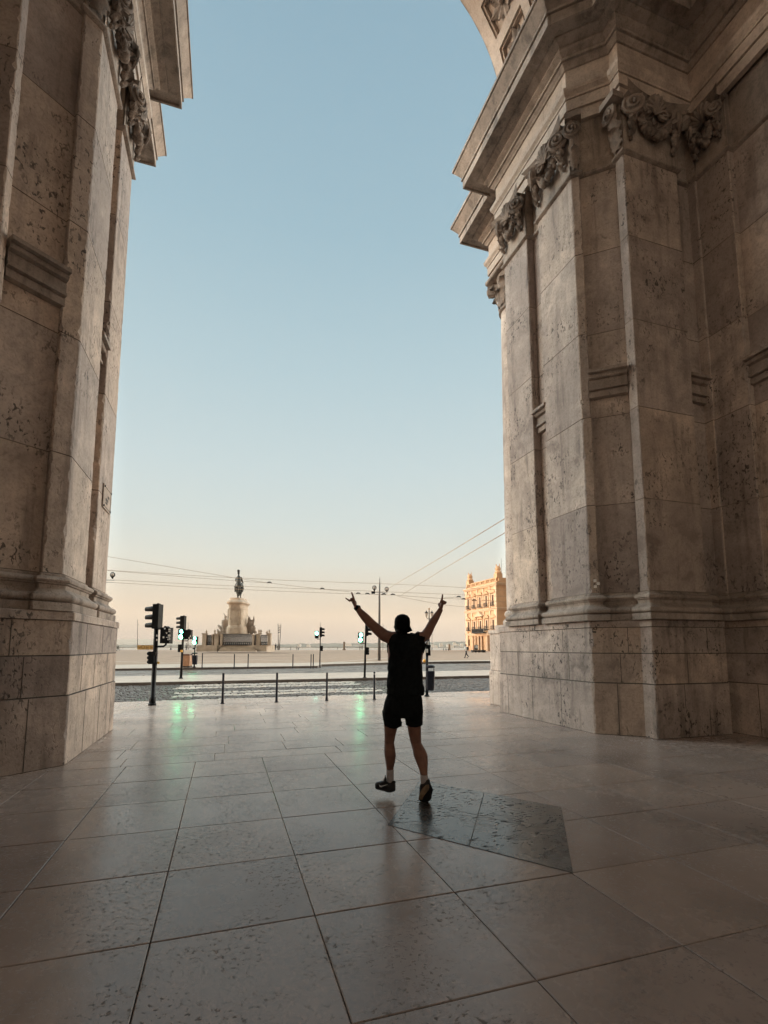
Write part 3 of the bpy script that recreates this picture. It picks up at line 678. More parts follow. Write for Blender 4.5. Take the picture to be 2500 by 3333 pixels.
# inner hall roof over the crossing (upper storey of the arch)
b = MB(lambda p: (p[0]-XC, p[1]-7.2, p[2]))
n = 24; b.grid([[(XC+6.5*math.cos(math.pi*k/n), y, 14+6.5*math.sin(math.pi*k/n)) for k in range(n+1)] for y in (-3.4, 7.0)])
part(b, 'hall_vault', M['stone_clean'], arch)
b = MB(); b.box((-34, 2.2, 9), (52, 13, 18)); tag(b.build('street_block', M['stone_clean']), 'stone street building joining the arch beyond the left pier', 'building')
b = MB(lambda p: (p[0]-XC, p[1]-7.2, p[2])); b.box((XC, 3, 24.5), (24, 13.4, .8)); part(b, 'attic', M['stone_clean'], arch)
# small wall plate on the left pier and white tile squares on the right one
pl = atX(341, 1610, 2*XC-RX); 
t = empty('wall_plaque', (2*XC-6.20, 9.3, 3.98), label='small pale metal plate with four bolts on the left pier reveal', cat='plaque')
b = MB(); b.box((.012, 0, 0), (.02, .56, .40), bev=.004); b.build('plate', M['stone_clean'], t)
b = MB()
for z0 in (.165, -.165): b.box((.024, 0, z0), (.006, .47, .006))
for y0 in (.235,): b.box((.024, y0, 0), (.006, .006, .33))
b.build('border_line', M['joint'], t)
b = MB(); b.box((.024, -.03, -.03), (.005, .17, .045)); b.box((.024, .07, .04), (.005, .10, .04)); b.box((.024, -.05, -.085), (.005, .12, .035)); b.build('lettering', M['joint'], t)
for sy in (-1, 1):
    for sz in (-1, 1):
        b = MB(); b.tube([(.02, sy*.235, sz*.165), (.036, sy*.235, sz*.165)], .018, 8); b.build('bolt', M['iron'], t)
q = Vector((*dpt(.085), 2.52)) ; 
t = empty('tile_mosaic', (q.x, q.y-.07, 2.52), label='three tiny white square tiles stuck on the right pier corner', cat='mosaic')
for du, dz in ((.0, .0), (.05, .05), (.0, .105)):
    b = MB(); b.obox(Vector((dgx*du, dgy*du, dz))+Vector((dn_.x, dn_.y, 0))*.006, Vector((dgx, dgy, 0)), Vector((dn_.x, dn_.y, 0)), UP, (.048, .008, .048)); b.build('tile', M['white_tile'], t)
#@@NEXT
# ------------------------------------------------------------------ street furniture
def PXM(d): return d/1609.0
def plate(b, x0, x1, y0, y1, d, th, t=.5, bev=None):      # upright box spanning a pixel rectangle at distance d, th metres deep
    a, c = atD(x0, y0, d), atD(x1, y1, d); ce = (a+c)/2; w = (c-a).dot(RT); h = abs(a.z-c.z)
    b.obox(ce, RT, FW, UP, (abs(w), th, h), t)
def poly_plate(b, pts, d, th, t=.5, front=None):
    b.prism([atD(x, y, d)-FW*th/2 for x, y in pts], FW*th, t)
def disc(b, x, y, d, rpx, th, n=16, off=0., sy=1.):
    c = atD(x, y, d)+FW*off; r = rpx*PXM(d)
    b.prism([c+RT*(r*math.cos(2*math.pi*k/n))+UP*(sy*r*math.sin(2*math.pi*k/n)) for k in range(n)], FW*-th)
def signal_head(par, x0, x1, y0, y1, xv, d, o):           # housing seen from the side with three visors reaching to xv
    b = MB(); w = abs(x1-x0)*PXM(d); plate(b, x0, x1, y0, y1, d, .26)
    a = (y1-y0)
    plate(b, x0+(x1-x0)*.55, x0+(x1-x0)*.92, y0-a*.035, y0, d, .1); plate(b, x0+(x1-x0)*.3, x1, y1, y1+a*.03, d, .12)
    hd = b.build('signal_head', M['black_plastic'], par, local=None)
    for k in range(3):
        yc = y0+a*(.19+.33*k); hh = a*.105; xb = x0 if abs(xv-x0) < abs(xv-x1) else x1
        b = MB()
        n = 8; c0_, c1_ = atD(xb, yc, d), atD(xv, yc+a*.02, d); r0, r1 = hh*PXM(d)*1.25, hh*PXM(d)*.95
        def arc(c, r): return [c+FW*(1.05*r*math.cos(q))+UP*(r*math.sin(q)) for q in [rad(-50+280*j/n) for j in range(n+1)]]
        def arc2(c, r): return arc(c, r*.93)
        A, B_, A2, B2 = arc(c0_, r0), arc(c1_, r1), arc2(c0_, r0), arc2(c1_, r1)
        b.grid([A, B_, B2, A2]); b.build('visor', M['black_plastic'], hd, smooth=True)
        b = MB(); c = c0_; b.prism([c+FW*(r0*.9*math.cos(2*math.pi*j/12))+UP*(r0*.9*math.sin(2*math.pi*j/12)) for j in range(12)], RT*(.012*(1 if xv > x0 else -1))); b.build('lens', M['dark_lens'], hd)
    return hd
def walk_head(par, x0, x1, y0, y1, d, lens):               # two-lens pedestrian signal facing the camera; lens: list of (x, y, r, matkey)
    b = MB(); plate(b, x0, x1, y0, y1, d, .22); hd = b.build('pedestrian_signal', M['black_plastic'], par)
    for x, y, r, mk in lens:
        b = MB(); disc(b, x, y, d, r, .02, 18, -.112, 1.12); b.build('lens', M[mk], hd)
        b = MB(); c = atD(x, y, d)-FW*.11; rr = r*PXM(d)*1.12
        A = [c+RT*(rr*math.cos(q))+UP*(rr*math.sin(q)*1.1) for q in [rad(-20+220*j/12) for j in range(13)]]
        b.grid([A, [p-FW*.10 for p in A], [p-FW*.10+(c-FW*.10-p+FW*.10)*.04 for p in A], [p+(c-p)*.04 for p in A]]); b.build('visor', M['black_plastic'], hd)
    return hd
def lobed_head(par, x0, x1, y0, y1, xv, d):                # small repeater head seen from the side
    b = MB(); plate(b, min(x0, x1), max(x0, x1), y0, y1, d, .2); xb = x0 if abs(xv-x0) < abs(xv-x1) else x1
    hd = b.build('repeater_head', M['black_plastic'], par); a = y1-y0
    for k in range(3):
        b = MB(); yc = y0+a*(.17+.33*k); c = atD(xb, yc, d); e = atD(xv, yc, d); r = a*.168*PXM(d)
        b.tube([c, c.lerp(e, .7), e], [r, r*.95, r*.55], 10); b.build('visor', M['black_plastic'], hd, smooth=True)
    return hd
def tl_root(x, y, label, z=0.):
    g = gnd(x, y, z); return empty('traffic_light', (0, 0, 0), 0, label, 'traffic light', 'traffic lights at the crossing'), dep(*g)
def pole(par, pts, d, wpx, base, mat='black_metal'):
    b = MB(); b.tube([atD(x, y, d) for x, y in pts], [w*PXM(d)/2 for w in wpx], 12); b.build('pole', M[mat], par, smooth=True)
    x, y, w, h = base; b = MB(); c = atD(x, y, d); r = w/2*PXM(d); z = c.z
    b.lathe([(r, 0), (r, h*PXM(d)*.55), (r*.92, h*PXM(d)*.6), (r*.62, h*PXM(d))], (c.x, c.y, z), 14); b.build('base_plate', M[mat], par)
# 1: nearest, left
t, d = tl_root(495, 2296, 'largest black traffic light near the left pier with a stickered box on its arm')
pole(t, [(495, 2297), (497, 2270), (497.2, 2268), (505, 2130), (511.5, 1985)], d, [20, 20, 15, 14.5, 13], (495, 2298, 24, 14))
signal_head(t, 505, 521, 1967, 2047, 475, d, 0)
b = MB(); b.tube([atD(508, 2105, d), atD(532, 2104, d), atD(540, 2098, d), atD(541.5, 2090, d)], [3.2*PXM(d)]*4, 8); b.build('arm', M['black_metal'], t)
b = MB(); poly_plate(b, [(528.5, 2042.5), (558.5, 2043), (556, 2095), (526.5, 2094)], d, .22); disc(b, 543, 2043, d, 5, .2, 12, .1)
bx = b.build('back_box', M['black_plastic'], t)
for (x0, x1, y0, y1) in ((548.5, 554.5, 2046.5, 2052), (548, 554, 2054.5, 2057), (547, 553.8, 2065.5, 2072), (530, 534.5, 2071.5, 2077.5)):
    b = MB(); plate(b, x0, x1, y0, y1, d-.115, .006); b.build('sticker', M['sticker'], bx)
b = MB(); disc(b, 543, 2046.5, d, 2.6, .006, 10, -.112); b.build('sticker', M['sticker'], bx)
b = MB(); poly_plate(b, [(539.5, 2058), (545.2, 2058), (543, 2064), (541.5, 2063)], d-.115, .006); b.build('sticker', M['sticker'], bx)
b = MB(); b.tube([atD(541, 2074.5, d-.116), atD(547, 2074, d-.116), atD(552, 2076, d-.116), atD(553, 2080, d-.116), atD(548, 2083, d-.116), atD(545.5, 2081, d-.116), atD(548, 2077.5, d-.116), atD(546, 2084, d-.116)], 1.0*PXM(d), 5); b.build('painted_scrawl', M['sticker'], bx)
lobed_head(t, 490, 506, 2120.5, 2161, 479.5, d)
for x, y, w, h, mk in ((511, 2069, 5, 6, 'sticker'), (510.5, 2083, 3.6, 6, 'sticker'), (508.3, 2128, 6.5, 12, 'grey_metal')):
    b = MB(); plate(b, x-w/2, x+w/2, y-h/2, y+h/2, d-7.2*PXM(d), .004); b.build('sticker', M[mk], t)
b = MB(); c = atD(515.5, 2157, d); b.sphere(c, 4.2*PXM(d), 10); b.build('push_button', M['yellow'], t, smooth=True)
# 2: on the island behind the first
t, d = tl_root(588, 2209, 'black traffic light with two glowing green lenses on the island beside the orange bin', .02)
pole(t, [(588.5, 2210), (591, 2170), (594.5, 2100), (599, 2012)], d, [8.6, 7.6, 7, 6], (588.5, 2210, 13, 6))
signal_head(t, 590.5, 602, 2005, 2047, 575, d, 0)
walk_head(t, 583.5, 602.5, 2048, 2081.5, d, [(594.5, 2055.5, 5.6, 'cyan_lens'), (592.5, 2073, 6.4, 'green_lens')])
b = MB(); b.tube([atD(596, 2086, d), atD(610, 2086, d), atD(614, 2081, d)], 1.5*PXM(d), 8); b.build('arm', M['black_metal'], t)
b = MB(); plate(b, 606, 623.5, 2050.5, 2081, d, .22); disc(b, 615, 2050.5, d, 3, .2, 10, .1); bx = b.build('back_box', M['black_plastic'], t)
b = MB(); poly_plate(b, [(617, 2073), (620.5, 2066.5), (621.5, 2073)], d-.115, .006); b.build('sticker', M['sticker'], bx)
b = MB(); disc(b, 619, 2076.5, d, 2.4, .006, 8, -.112); b.build('sticker', M['sticker'], bx)
b = MB(); plate(b, 582.3, 594, 2097.5, 2122.5, d, .2); b.build('repeater_head', M['black_plastic'], t)
b = MB(); plate(b, 588, 594, 2115.5, 2122.5, d-.12, .05); b.build('push_button', M['yellow'], t)
# 3: on the far kerb with a litter bin
t, d = tl_root(632, 2172, 'thin pedestrian light glowing green above a black litter bin on the far kerb', .06)
pole(t, [(632, 2172.5), (633, 2130), (635.5, 2098)], d, [4.6, 4.2, 4], (632, 2173, 11, 3.2))
walk_head(t, 629, 643, 2072, 2097, d, [(636.8, 2077.5, 4.6, 'cyan_lens'), (635, 2090.5, 5.4, 'green_lens')])
b = MB(); plate(b, 627.5, 634, 2109, 2113.5, d, .1); b.build('push_button', M['black_plastic'], t)
def litter_bin(x0, x1, yr, y0, y1, d, label):
    o = empty('litter_bin', (0, 0, 0), 0, label, 'litter bin', 'litter bins on the signal posts'); w = (x1-x0)*PXM(d); xc = (x0+x1)/2
    a = atD(xc, y0, d); c = atD(xc, y1, d); b = MB(); rr = []
    for f, k in ((0, 1.), (.04, 1.03), (.5, .98), (.93, .9), (1, .78)):
        p = a.lerp(c, f); rr.append([p+RT*(w/2*k*(abs(math.cos(q))**.55)*math.copysign(1, math.cos(q)))+FW*(w*.42*k*(abs(math.sin(q))**.55)*math.copysign(1, math.sin(q))) for q in [2*math.pi*j/20 for j in range(20)]])
    b.grid(rr, True, cap0=True, cap1=True); b.build('body', M['navy_metal'], o, smooth=False)
    p = atD(xc, yr, d); b = MB(); rr = []
    for dz, k in ((-.02, .96), (0, 1.1), (.03, 1.1), (.06, .85)):
        rr.append([p+UP*dz+RT*(w/2*k*math.cos(q))+FW*(w*.42*k*math.sin(q)) for q in [2*math.pi*j/20 for j in range(20)]])
    b.grid(rr, True, cap0=True, cap1=True); b.build('lid', M['navy_metal'], o)
    for s in (-.42, .42): b = MB(); b.tube([a+RT*w*s, p+RT*w*s], .012, 6); b.build('lid_bracket', M['grey_metal'], o)
    return o
litter_bin(625.3, 642, 2127, 2133, 2163, d-.42, 'small black litter bin hung on the thin pedestrian light on the far kerb')
# 4: centre far kerb
t, d = tl_root(1041, 2172, 'black traffic light with one green lens standing on the far kerb right of the statue', .0)
pole(t, [(1041, 2173), (1042, 2120), (1043.5, 2045)], d, [4.2, 3.6, 3.4], (1041, 2173, 9, 3))
signal_head(t, 1041, 1047.5, 2042, 2073, 1056.5, d, 0)
walk_head(t, 1026, 1037, 2054, 2078, d, [(1032, 2062, 5.2, 'cyan_lens')])
b = MB(); b.tube([atD(1031, 2078, d), atD(1032, 2080.5, d), atD(1042, 2080.5, d)], .9*PXM(d), 6); b.build('arm', M['black_metal'], t)
lobed_head(t, 1043, 1049, 2102, 2119, 1051.5, d)
# 5: left of the man
t, d = tl_root(1187, 2206, 'black traffic light just left of the man with bright green walking figure lens', .02)
pole(t, [(1187, 2207), (1189, 2130), (1191.5, 2030)], d, [7.4, 6.6, 6], (1187, 2207.5, 13, 4))
signal_head(t, 1190, 1199, 2029, 2069, 1210, d, 0)
walk_head(t, 1165.5, 1183, 2059, 2091.5, d, [(1175.5, 2067, 5.6, 'cyan_lens'), (1173.5, 2083, 5.8, 'green_lens')])
b = MB(); b.tube([atD(1172, 2091, d), atD(1173, 2095, d), atD(1189, 2094, d)], 1.3*PXM(d), 6); b.build('arm', M['black_metal'], t)
lobed_head(t, 1189, 1198, 2107, 2131, 1202, d)
# 6: right of the man, with bin
t, d = tl_root(1390, 2267, 'dark traffic light post half hidden behind the man with a bin on it')
pole(t, [(1390, 2268), (1390, 2180), (1390.3, 2132)], d, [9, 9, 8.6], (1390, 2269, 18, 8))
b = MB(); plate(b, 1386, 1400, 2101, 2132, d, .2); hd = b.build('pedestrian_signal', M['black_plastic'], t)
b = MB(); plate(b, 1387.5, 1393.5, 2112, 2124, d-.11, .01); b.build('sticker', M['sticker'], hd)
b = MB(); b.tube([atD(1388, 2100, d), atD(1388, 2094, d), atD(1392, 2086, d), atD(1397, 2080, d)], [5*PXM(d), 6*PXM(d), 3*PXM(d), 2*PXM(d)], 8); b.build('bracket', M['grey_metal'], t)
b = MB(); b.tube([atD(1386, 2101, d-.03), atD(1402, 2103, d-.03)], 3.4*PXM(d), 8); b.build('clamp', M['black_plastic'], t)
litter_bin(1387, 1414.5, 2172, 2184, 2247, d-.02, 'dark slim litter bin on the post right of the man')
b = MB(); c = atD(1381.5, 2151, d+8); b.sphere(c, .08, 8); b.sphere(c+RT*.07+UP*.03, .05, 6); tag(b.build('flower_bunch', M['yellow']), 'small yellow blossom clump beside the bin post', 'flowers')
# bollards
def bollard(x, y0, y1, wpx, cap, label, z=0., grp='bollards along the pavement edge'):
    X, Y = gnd(x, y1, z); d = dep(X, Y); top = atD(x, y0, d).z; h = top-z; r = wpx/2*PXM(d)
    o = empty('bollard', (X, Y, z), 0, label, 'bollard', grp)
    b = MB(); b.lathe([(r, 0), (r, h-.02), (r*.9, h)] if not cap else [(r, 0), (r, h-.1), (r*.8, h-.09)], n=14); b.build('post', M['navy_metal'], o, angle=40)
    b = MB(); b.lathe([(r*1.9, 0), (r*1.9, .012), (r*1.3, .02), (r*1.22, .11), (r, .12)], n=14); b.build('foot_collar', M['navy_metal'], o, angle=40)
    if cap: b = MB(); b.sphere((0, 0, h-.05), r*1.12, 12); b.build('ball_cap', M['navy_metal'], o, smooth=True)
    return o
bollard(724, 2191, 2291, 7.4, 0, 'black bollard in the near row, below the left half of the statue')
bollard(900, 2189.5, 2286, 7, 0, 'black bollard in the near row, second one right of the nearest traffic light')
bollard(1063.5, 2189.5, 2281, 6.6, 0, 'black bollard in the near row with scuffed paint near its top')
bollard(1218.5, 2184, 2277, 6.6, 1, 'round-topped black bollard right beside the man')
for x, y0, lb in ((657.5, 2126, 'thin far-kerb bollard just right of the black litter bin'), (762, 2129, 'thin far-kerb bollard standing directly before the statue steps, left one'), (807, 2128, 'thin far-kerb bollard before the statue, right one'), (953, 2129, 'lone thin far-kerb bollard between statue and centre traffic light'), (1012, 2129.5, 'left one of the close pair of thin bollards by the centre traffic light'), (1019.5, 2128.5, 'right one of the close pair of thin bollards by the centre traffic light')):
    bollard(x, y0, 2175.5, 3.4, 0, lb, .0, 'thin bollards on the far kerb')
# wheeled bin
g = gnd(604.5, 2171.5, .06); d = dep(*g)
o = empty('wheeled_bin', (0, 0, 0), 0, 'orange brown wheeled bin behind the island traffic light', 'rubbish bin')
def frus(b, x0, x1, y0, y1, k, dd, th):
    a, c = atD(x0, y0, dd), atD(x1, y0, dd); e, f = atD(x0+k, y1, dd), atD(x1-k, y1, dd)
    b.grid([[e-FW*th*.42, f-FW*th*.42, f+FW*th*.42, e+FW*th*.42], [a-FW*th/2, c-FW*th/2, c+FW*th/2, a+FW*th/2]], True, cap0=True, cap1=True)
b = MB(); frus(b, 597.5, 622.5, 2133, 2168, 2.2, d, .6); bd = b.build('body', M['orange_bin'], o)
b = MB(); poly_plate(b, [(602, 2137), (618, 2137), (617, 2157), (603, 2157)], d-.31, .02); b.build('front_panel', M['orange_bin'], bd)
b = MB(); poly_plate(b, [(597.5, 2133.5), (599, 2128.5), (622, 2129), (623.5, 2133.5)], d, .66); b.build('lid', plain('bin_lid_brown', (.10, .045, .03), .5), o)
b = MB(); b.tube([atD(622, 2131, d), atD(626, 2128, d)], .03, 6); b.build('handle', M['black_plastic'], o)
for x in (601, 618):
    b = MB(); c = atD(x, 2169.5, d); b.tube([c-FW*.32, c+FW*.32], 2.8*PXM(d), 12); b.build('wheel', M['rubber'], o)
b = MB(); plate(b, 597.5, 621, 2166.5, 2171.5, d, .5); b.build('base_tray', M['rubber'], o)
# lamp pole with two round lamps in the tram wires
p = ong(1234.5, 2151); d = dep(p.x, p.y)
o = empty('lamp_pole', (0, 0, 0), 0, 'tall grey pole with two round lamps on a bracket behind the man', 'lamp post')
b = MB(); b.tube([atD(1234.5, 2151, d), atD(1234.8, 2050, d), atD(1235.3, 1940, d), atD(1235.6, 1934, d), atD(1236, 1897, d)], [4.9*PXM(d), 4.2*PXM(d), 3.4*PXM(d), 2.6*PXM(d), 2.3*PXM(d)], 12); b.build('pole', M['grey_metal'], o, smooth=True)
b = MB(); b.tube([atD(1236, 1898, d), atD(1236.1, 1890, d), atD(1236.2, 1888, d), atD(1236.4, 1878, d)], [2.4*PXM(d), .9*PXM(d), 1.6*PXM(d), .3*PXM(d)], 8); b.build('spire', M['grey_metal'], o)
b = MB(); plate(b, 1226, 1243, 2149.5, 2154, d, .5); b.build('plinth', M['plaza_pale'], o)
b = MB(); b.tube([atD(1212, 1927.5, d), atD(1262, 1930, d)], .9*PXM(d), 6); b.tube([atD(1222, 1935, d), atD(1252, 1936, d)], .9*PXM(d), 6); b.build('bracket', M['black_metal'], o)
def round_lamp(par, x, y, r, d, yn):
    b = MB(); c = atD(x, y, d); q = r*PXM(d); b.sphere(c, q*.8, 14); l = b.build('globe', plain('lamp_glass', (.42, .36, .32), .25, 0, .3, 4), par, smooth=True)
    b = MB(); b.tube([c+RT*(q*math.cos(2*math.pi*k/20))+UP*(q*1.05*math.sin(2*math.pi*k/20)) for k in range(21)], q*.17, 6); b.tube([c-RT*q*.9+UP*0, c-UP*q*.0-FW*q*.9, c+RT*q*.9], q*.07, 5); b.build('frame_ring', M['black_metal'], l)
    b = MB(); b.tube([c-UP*q*.8, c-UP*q*1.25, atD(x, yn, d)], [q*.7, q*.42, q*.22], 10); b.build('neck', M['black_metal'], l)
round_lamp(o, 1218.7, 1913, 6.2, d, 1927); round_lamp(o, 1259, 1917.5, 6.2, d, 1926)
b = MB(); plate(b, 1209, 1221, 1925, 1932.5, d, .3); b.build('junction_box', M['black_metal'], o)
# left lamp mostly behind the pier
d = 38.
o = empty('lamp_pole', (0, 0, 0), 0, 'round lamp on a bracket peeking out behind the left pier', 'lamp post')
g = atD(318, 2105, d); zb = zp(g.x, g.y)
b = MB(); b.tube([(g.x, g.y, zb), atD(318, 1840, d)], [.16, .08], 10); b.build('pole', M['grey_metal'], o, smooth=True)
b = MB(); b.tube([atD(318, 1888, d), atD(373.5, 1888.3, d)], .9*PXM(d), 6); b.tube([atD(318, 1895, d), atD(368, 1895.2, d)], .7*PXM(d), 6); b.build('bracket', M['black_metal'], o)
round_lamp(o, 366.5, 1871, 7.4, d, 1884)
# ornate twin lantern
p = ong(1397, 2134); d = dep(p.x, p.y)
o = empty('lantern_post', (0, 0, 0), 0, 'ornate iron lamp post with two lanterns behind the raised right arm', 'lamp post')
b = MB(); b.tube([atD(1397, 2134, d), atD(1397, 2105, d), atD(1397, 2103, d), atD(1397, 1990, d), atD(1397, 1978, d)], [.22, .2, .1, .07, .02], 10); b.build('pole', M['iron'], o, smooth=True)
b = MB()
for s in (-1, 1): b.tube([atD(1397, 2012, d), atD(1397+4*s, 2015, d), atD(1397+8*s, 2011, d), atD(1397+9*s, 2009, d)], .04, 6)
b.build('scroll_arm', M['iron'], o)
b = MB(); b.sphere(atD(1397, 1982, d), .14, 8); b.build('finial', M['gold_dark'], o)
for s in (-1, 1):
    x = 1397+9*s; b = MB(); c = lambda yy: atD(x, yy, d)
    b.tube([c(2009), c(2007)], [.05, .12], 6); b.tube([c(2007), c(1996)], [.12, .22], 6, cap=True); ln = b.build('lantern', plain('lantern_glass', (.35, .30, .26), .3), o)
    b = MB(); b.tube([c(1996), c(1993), c(1990.5), c(1987)], [.27, .2, .08, .02], 6); b.build('lantern_roof', M['iron'], ln)
# thin masts on the quay
def mast(x, y0, y1, d, label, arm=None):
    b = MB(); b.tube([atD(x, y1, d), atD(x+.4, y0, d)], [.09, .05], 6)
    if arm: b.tube([atD(x+.3, arm[1], d), atD(x+arm[0], arm[1]-.3, d)], .06, 5)
    tag(b.build('mast', M['grey_metal']), label, 'mast', 'thin masts along the quay')
mast(447.5, 2016, 2111, 132, 'thin mast at the left end of the golden lettering', (4.5, 2034))
mast(612, 2026, 2113, 132, 'thin mast behind the box of the island traffic light')
mast(1043, 2025, 2113, 134, 'thin mast rising above the centre traffic light')
mast(1246.5, 2030, 2115, 134, 'thin mast just right of the tall round-lamp pole')
mast(1406, 2052, 2118, 128, 'thin mast right of the ornate lantern post with a short arm', (5, 2052))
for x, y0, lb in ((1120, 2088, 'small stone column on the quay left of the man'), (1463, 2096, 'small stone column on the quay left of the sunlit tower')):
    d = 139; b = MB(); c = atD(x, 2116, d); zz = atD(x, y0, d).z; h = zz-c.z
    b.lathe([(.5, 0), (.5, h*.08), (.34, h*.1), (.30, h*.18), (.26, h*.85), (.34, h*.87), (.30, h*.9), (.16, h*.97), (.05, h)], c, 10); tag(b.build('quay_column', M['plaza_dark'], angle=40), lb, 'column', 'quay columns')
# leaning twin mast with bands
d = 125.; o = empty('twin_mast', (0, 0, 0), 0, 'pair of thin splayed masts with dark striped bands right of the statue', 'mast')
for x0, x1, y0 in ((906.5, 905, 2030), (909.5, 914.5, 2031)):
    b = MB(); b.tube([atD(x0, 2115.5, d), atD(x1, y0, d)], [.12, .07], 6); b.build('mast_leg', M['grey_metal'], o)
b = MB(); b.tube([atD(905, 2037, d), atD(914, 2038, d)], .06, 5); b.build('crossbar', M['grey_metal'], o)
for y in (2044, 2051, 2058):
    b = MB(); poly_plate(b, [(905.8, y+2), (905.8, y-.5), (912, y-2.5), (912, y)], d, .1); b.build('band', M['cloth_dark'], o)
b = MB(); b.tube([atD(907.5, 2115.8, d), atD(907.3, 2099, d)], .22, 8); b.build('base', M['grey_metal'], o)
# golden lettering on the quay
d = 130.; o = empty('letter_sign', (0, 0, 0), 0, 'low golden sign with big block letters on the quay behind the nearest traffic light', 'sign')
b = MB(); plate(b, 449, 507, 2100, 2114.5, d, .5); b.build('panel', M['gold'], o)
def letter(ch, x):
    b = MB(); r = .75*PXM(d)
    S_ = {'4': [[(0, 2104), (3, 2107.5), (8, 2107.5)], [(3, 2110), (8, 2104)]], 'O': [[(5+4.6*math.cos(q), 2106.5+6.2*math.sin(q)) for q in [2*math.pi*k/16 for k in range(17)]]],
          'E': [[(8, 2101), (1, 2101), (1, 2113), (8, 2113)], [(1, 2107), (7, 2107)]], 'F': [[(8, 2101), (1, 2101), (1, 2113.5)], [(1, 2107), (7, 2107)]]}[ch]
    for st in S_: b.tube([atD(x+q, y, d-.3) for q, y in st], r, 6)
    b.build('letter', M['gold_dark'], o)
for ch, x in (('4', 450), ('O', 460.5), ('E', 476), ('F', 490)): letter(ch, x)
#@@NEXT
# ------------------------------------------------------------------ equestrian monument
DM = 96.0
mo = empty('equestrian_monument', (0, 0, 0), 0, 'bronze rider statue on a tall carved stone pedestal ringed by iron railings', 'monument')
def zx(x, y): return (640+x/5.53, 1830+y/5.53)           # coordinates read from the enlarged view
def A(x, y, d=DM): return atD(*zx(x, y), d)
U = PXM(DM)/5.53
def mplate(b, x0, x1, y0, y1, th, d=DM):
    a, c = A(x0, y0, d), A(x1, y1, d); b.obox((a+c)/2, RT, FW, UP, (abs((c-a).dot(RT)), th, abs(a.z-c.z)))
xm = 755
def ovals(b, rows, th, n=24, d=DM):
    R = []
    for y, w in rows:
        p = A(xm, y, d); R.append([p+RT*(w*U*(abs(math.cos(q))**.6)*math.copysign(1, math.cos(q)))+FW*((w*U+th)*(abs(math.sin(q))**.6)*math.copysign(1, math.sin(q))) for q in [2*math.pi*k/n for k in range(n)]])
    b.grid(R, True, cap0=True, cap1=True)
b = MB(); ovals(b, [(1290, 170), (1185, 168), (1180, 160), (1165, 158), (1150, 143), (860, 138), (850, 143), (842, 138), (790, 138), (768, 150), (755, 172), (735, 172), (725, 160), (690, 125), (660, 122), (655, 60)], 1.2); b.build('pedestal', M['monument'], mo)
b = MB()
for (x0, x1, y0, y1) in ((640, 650, 870, 1120), (862, 872, 870, 1120), (640, 872, 862, 870), (640, 872, 1120, 1128)):
    a, c = A(x0, y0), A(x1, y1); b.obox((a+c)/2-FW*(138*U+1.22), RT, FW, UP, (abs((c-a).dot(RT)), .12, abs(a.z-c.z)))
rr = random.Random(4)
for k in range(22):
    p = A(rr.uniform(670, 850), rr.uniform(900, 1100))-FW*(138*U+1.1); b.sphere(p, rr.uniform(.15, .3), 7, (1, .5, 1.3))
b.build('relief_panel', M['monument'], mo)
# platform, steps
b = MB(); mplate(b, 120, 470, 1495, 1605, 7); mplate(b, 1010, 1335, 1495, 1605, 7); mplate(b, 400, 1090, 1480, 1600, 4.5, DM+1.3); b.build('platform', M['monument'], mo)
b = MB()
for k in range(6): 
    y0 = 1500+17*k; mplate(b, 480-15*k, 1000+15*k, y0, 1606, 1.2, DM-2.2-.45*k)
b.build('steps', M['monument'], mo)
# stone posts with finials
for x0, x1, y0, dd in ((118, 178, 1290, 0), (292, 305, 1310, 0), (335, 405, 1300, -1.2), (440, 468, 1310, -2.6), (1012, 1040, 1310, -2.6), (1082, 1145, 1300, -1.2), (1290, 1340, 1290, 0)):
    b = MB(); d = DM-2.5+dd*.2; mplate(b, x0, x1, y0+10, 1500, .9, d); mplate(b, x0-8, x1+8, y0-12, y0+10, 1.1, d); b.build('railing_post', M['monument'], mo)
for x, y in ((175, 1250), (328, 1240), (385, 1245), (1122, 1240), (1158, 1240), (1265, 1265), (1310, 1245)):
    b = MB(); p = A(x, y, DM-2.4); b.sphere(p, 19*U, 8, (1, 1, 1.15)); b.tube([p-UP*18*U, p-UP*48*U], [9*U, 22*U], 8); b.tube([p+UP*18*U, p+UP*38*U], [9*U, 2*U], 6); b.build('finial', M['monument'], mo, smooth=True)
def rail(x0, x1, y0, y1, n, d):
    b = MB(); mplate(b, x0, x1, y0, y0+12, .14, d); mplate(b, x0, x1, y1-60, y1-48, .12, d); mplate(b, x0, x1, y1-12, y1, .14, d); mplate(b, x0, x1, y0+34, y0+42, .1, d)
    for k in range(n):
        x = x0+(k+.5)*(x1-x0)/n; mplate(b, x-2.6, x+2.6, y0, y1, .1, d)
        if k % 2 == 0: mplate(b, x-7, x+7, y1-48, y1-12, .07, d)
    b.build('railing', M['iron'], mo)
rail(178, 335, 1308, 1492, 9, DM-2.3); rail(405, 470, 1308, 1495, 4, DM-2.5); rail(468, 1012, 1290, 1495, 30, DM-2.9); rail(1040, 1084, 1308, 1495, 3, DM-2.5); rail(1145, 1290, 1308, 1495, 8, DM-2.3)
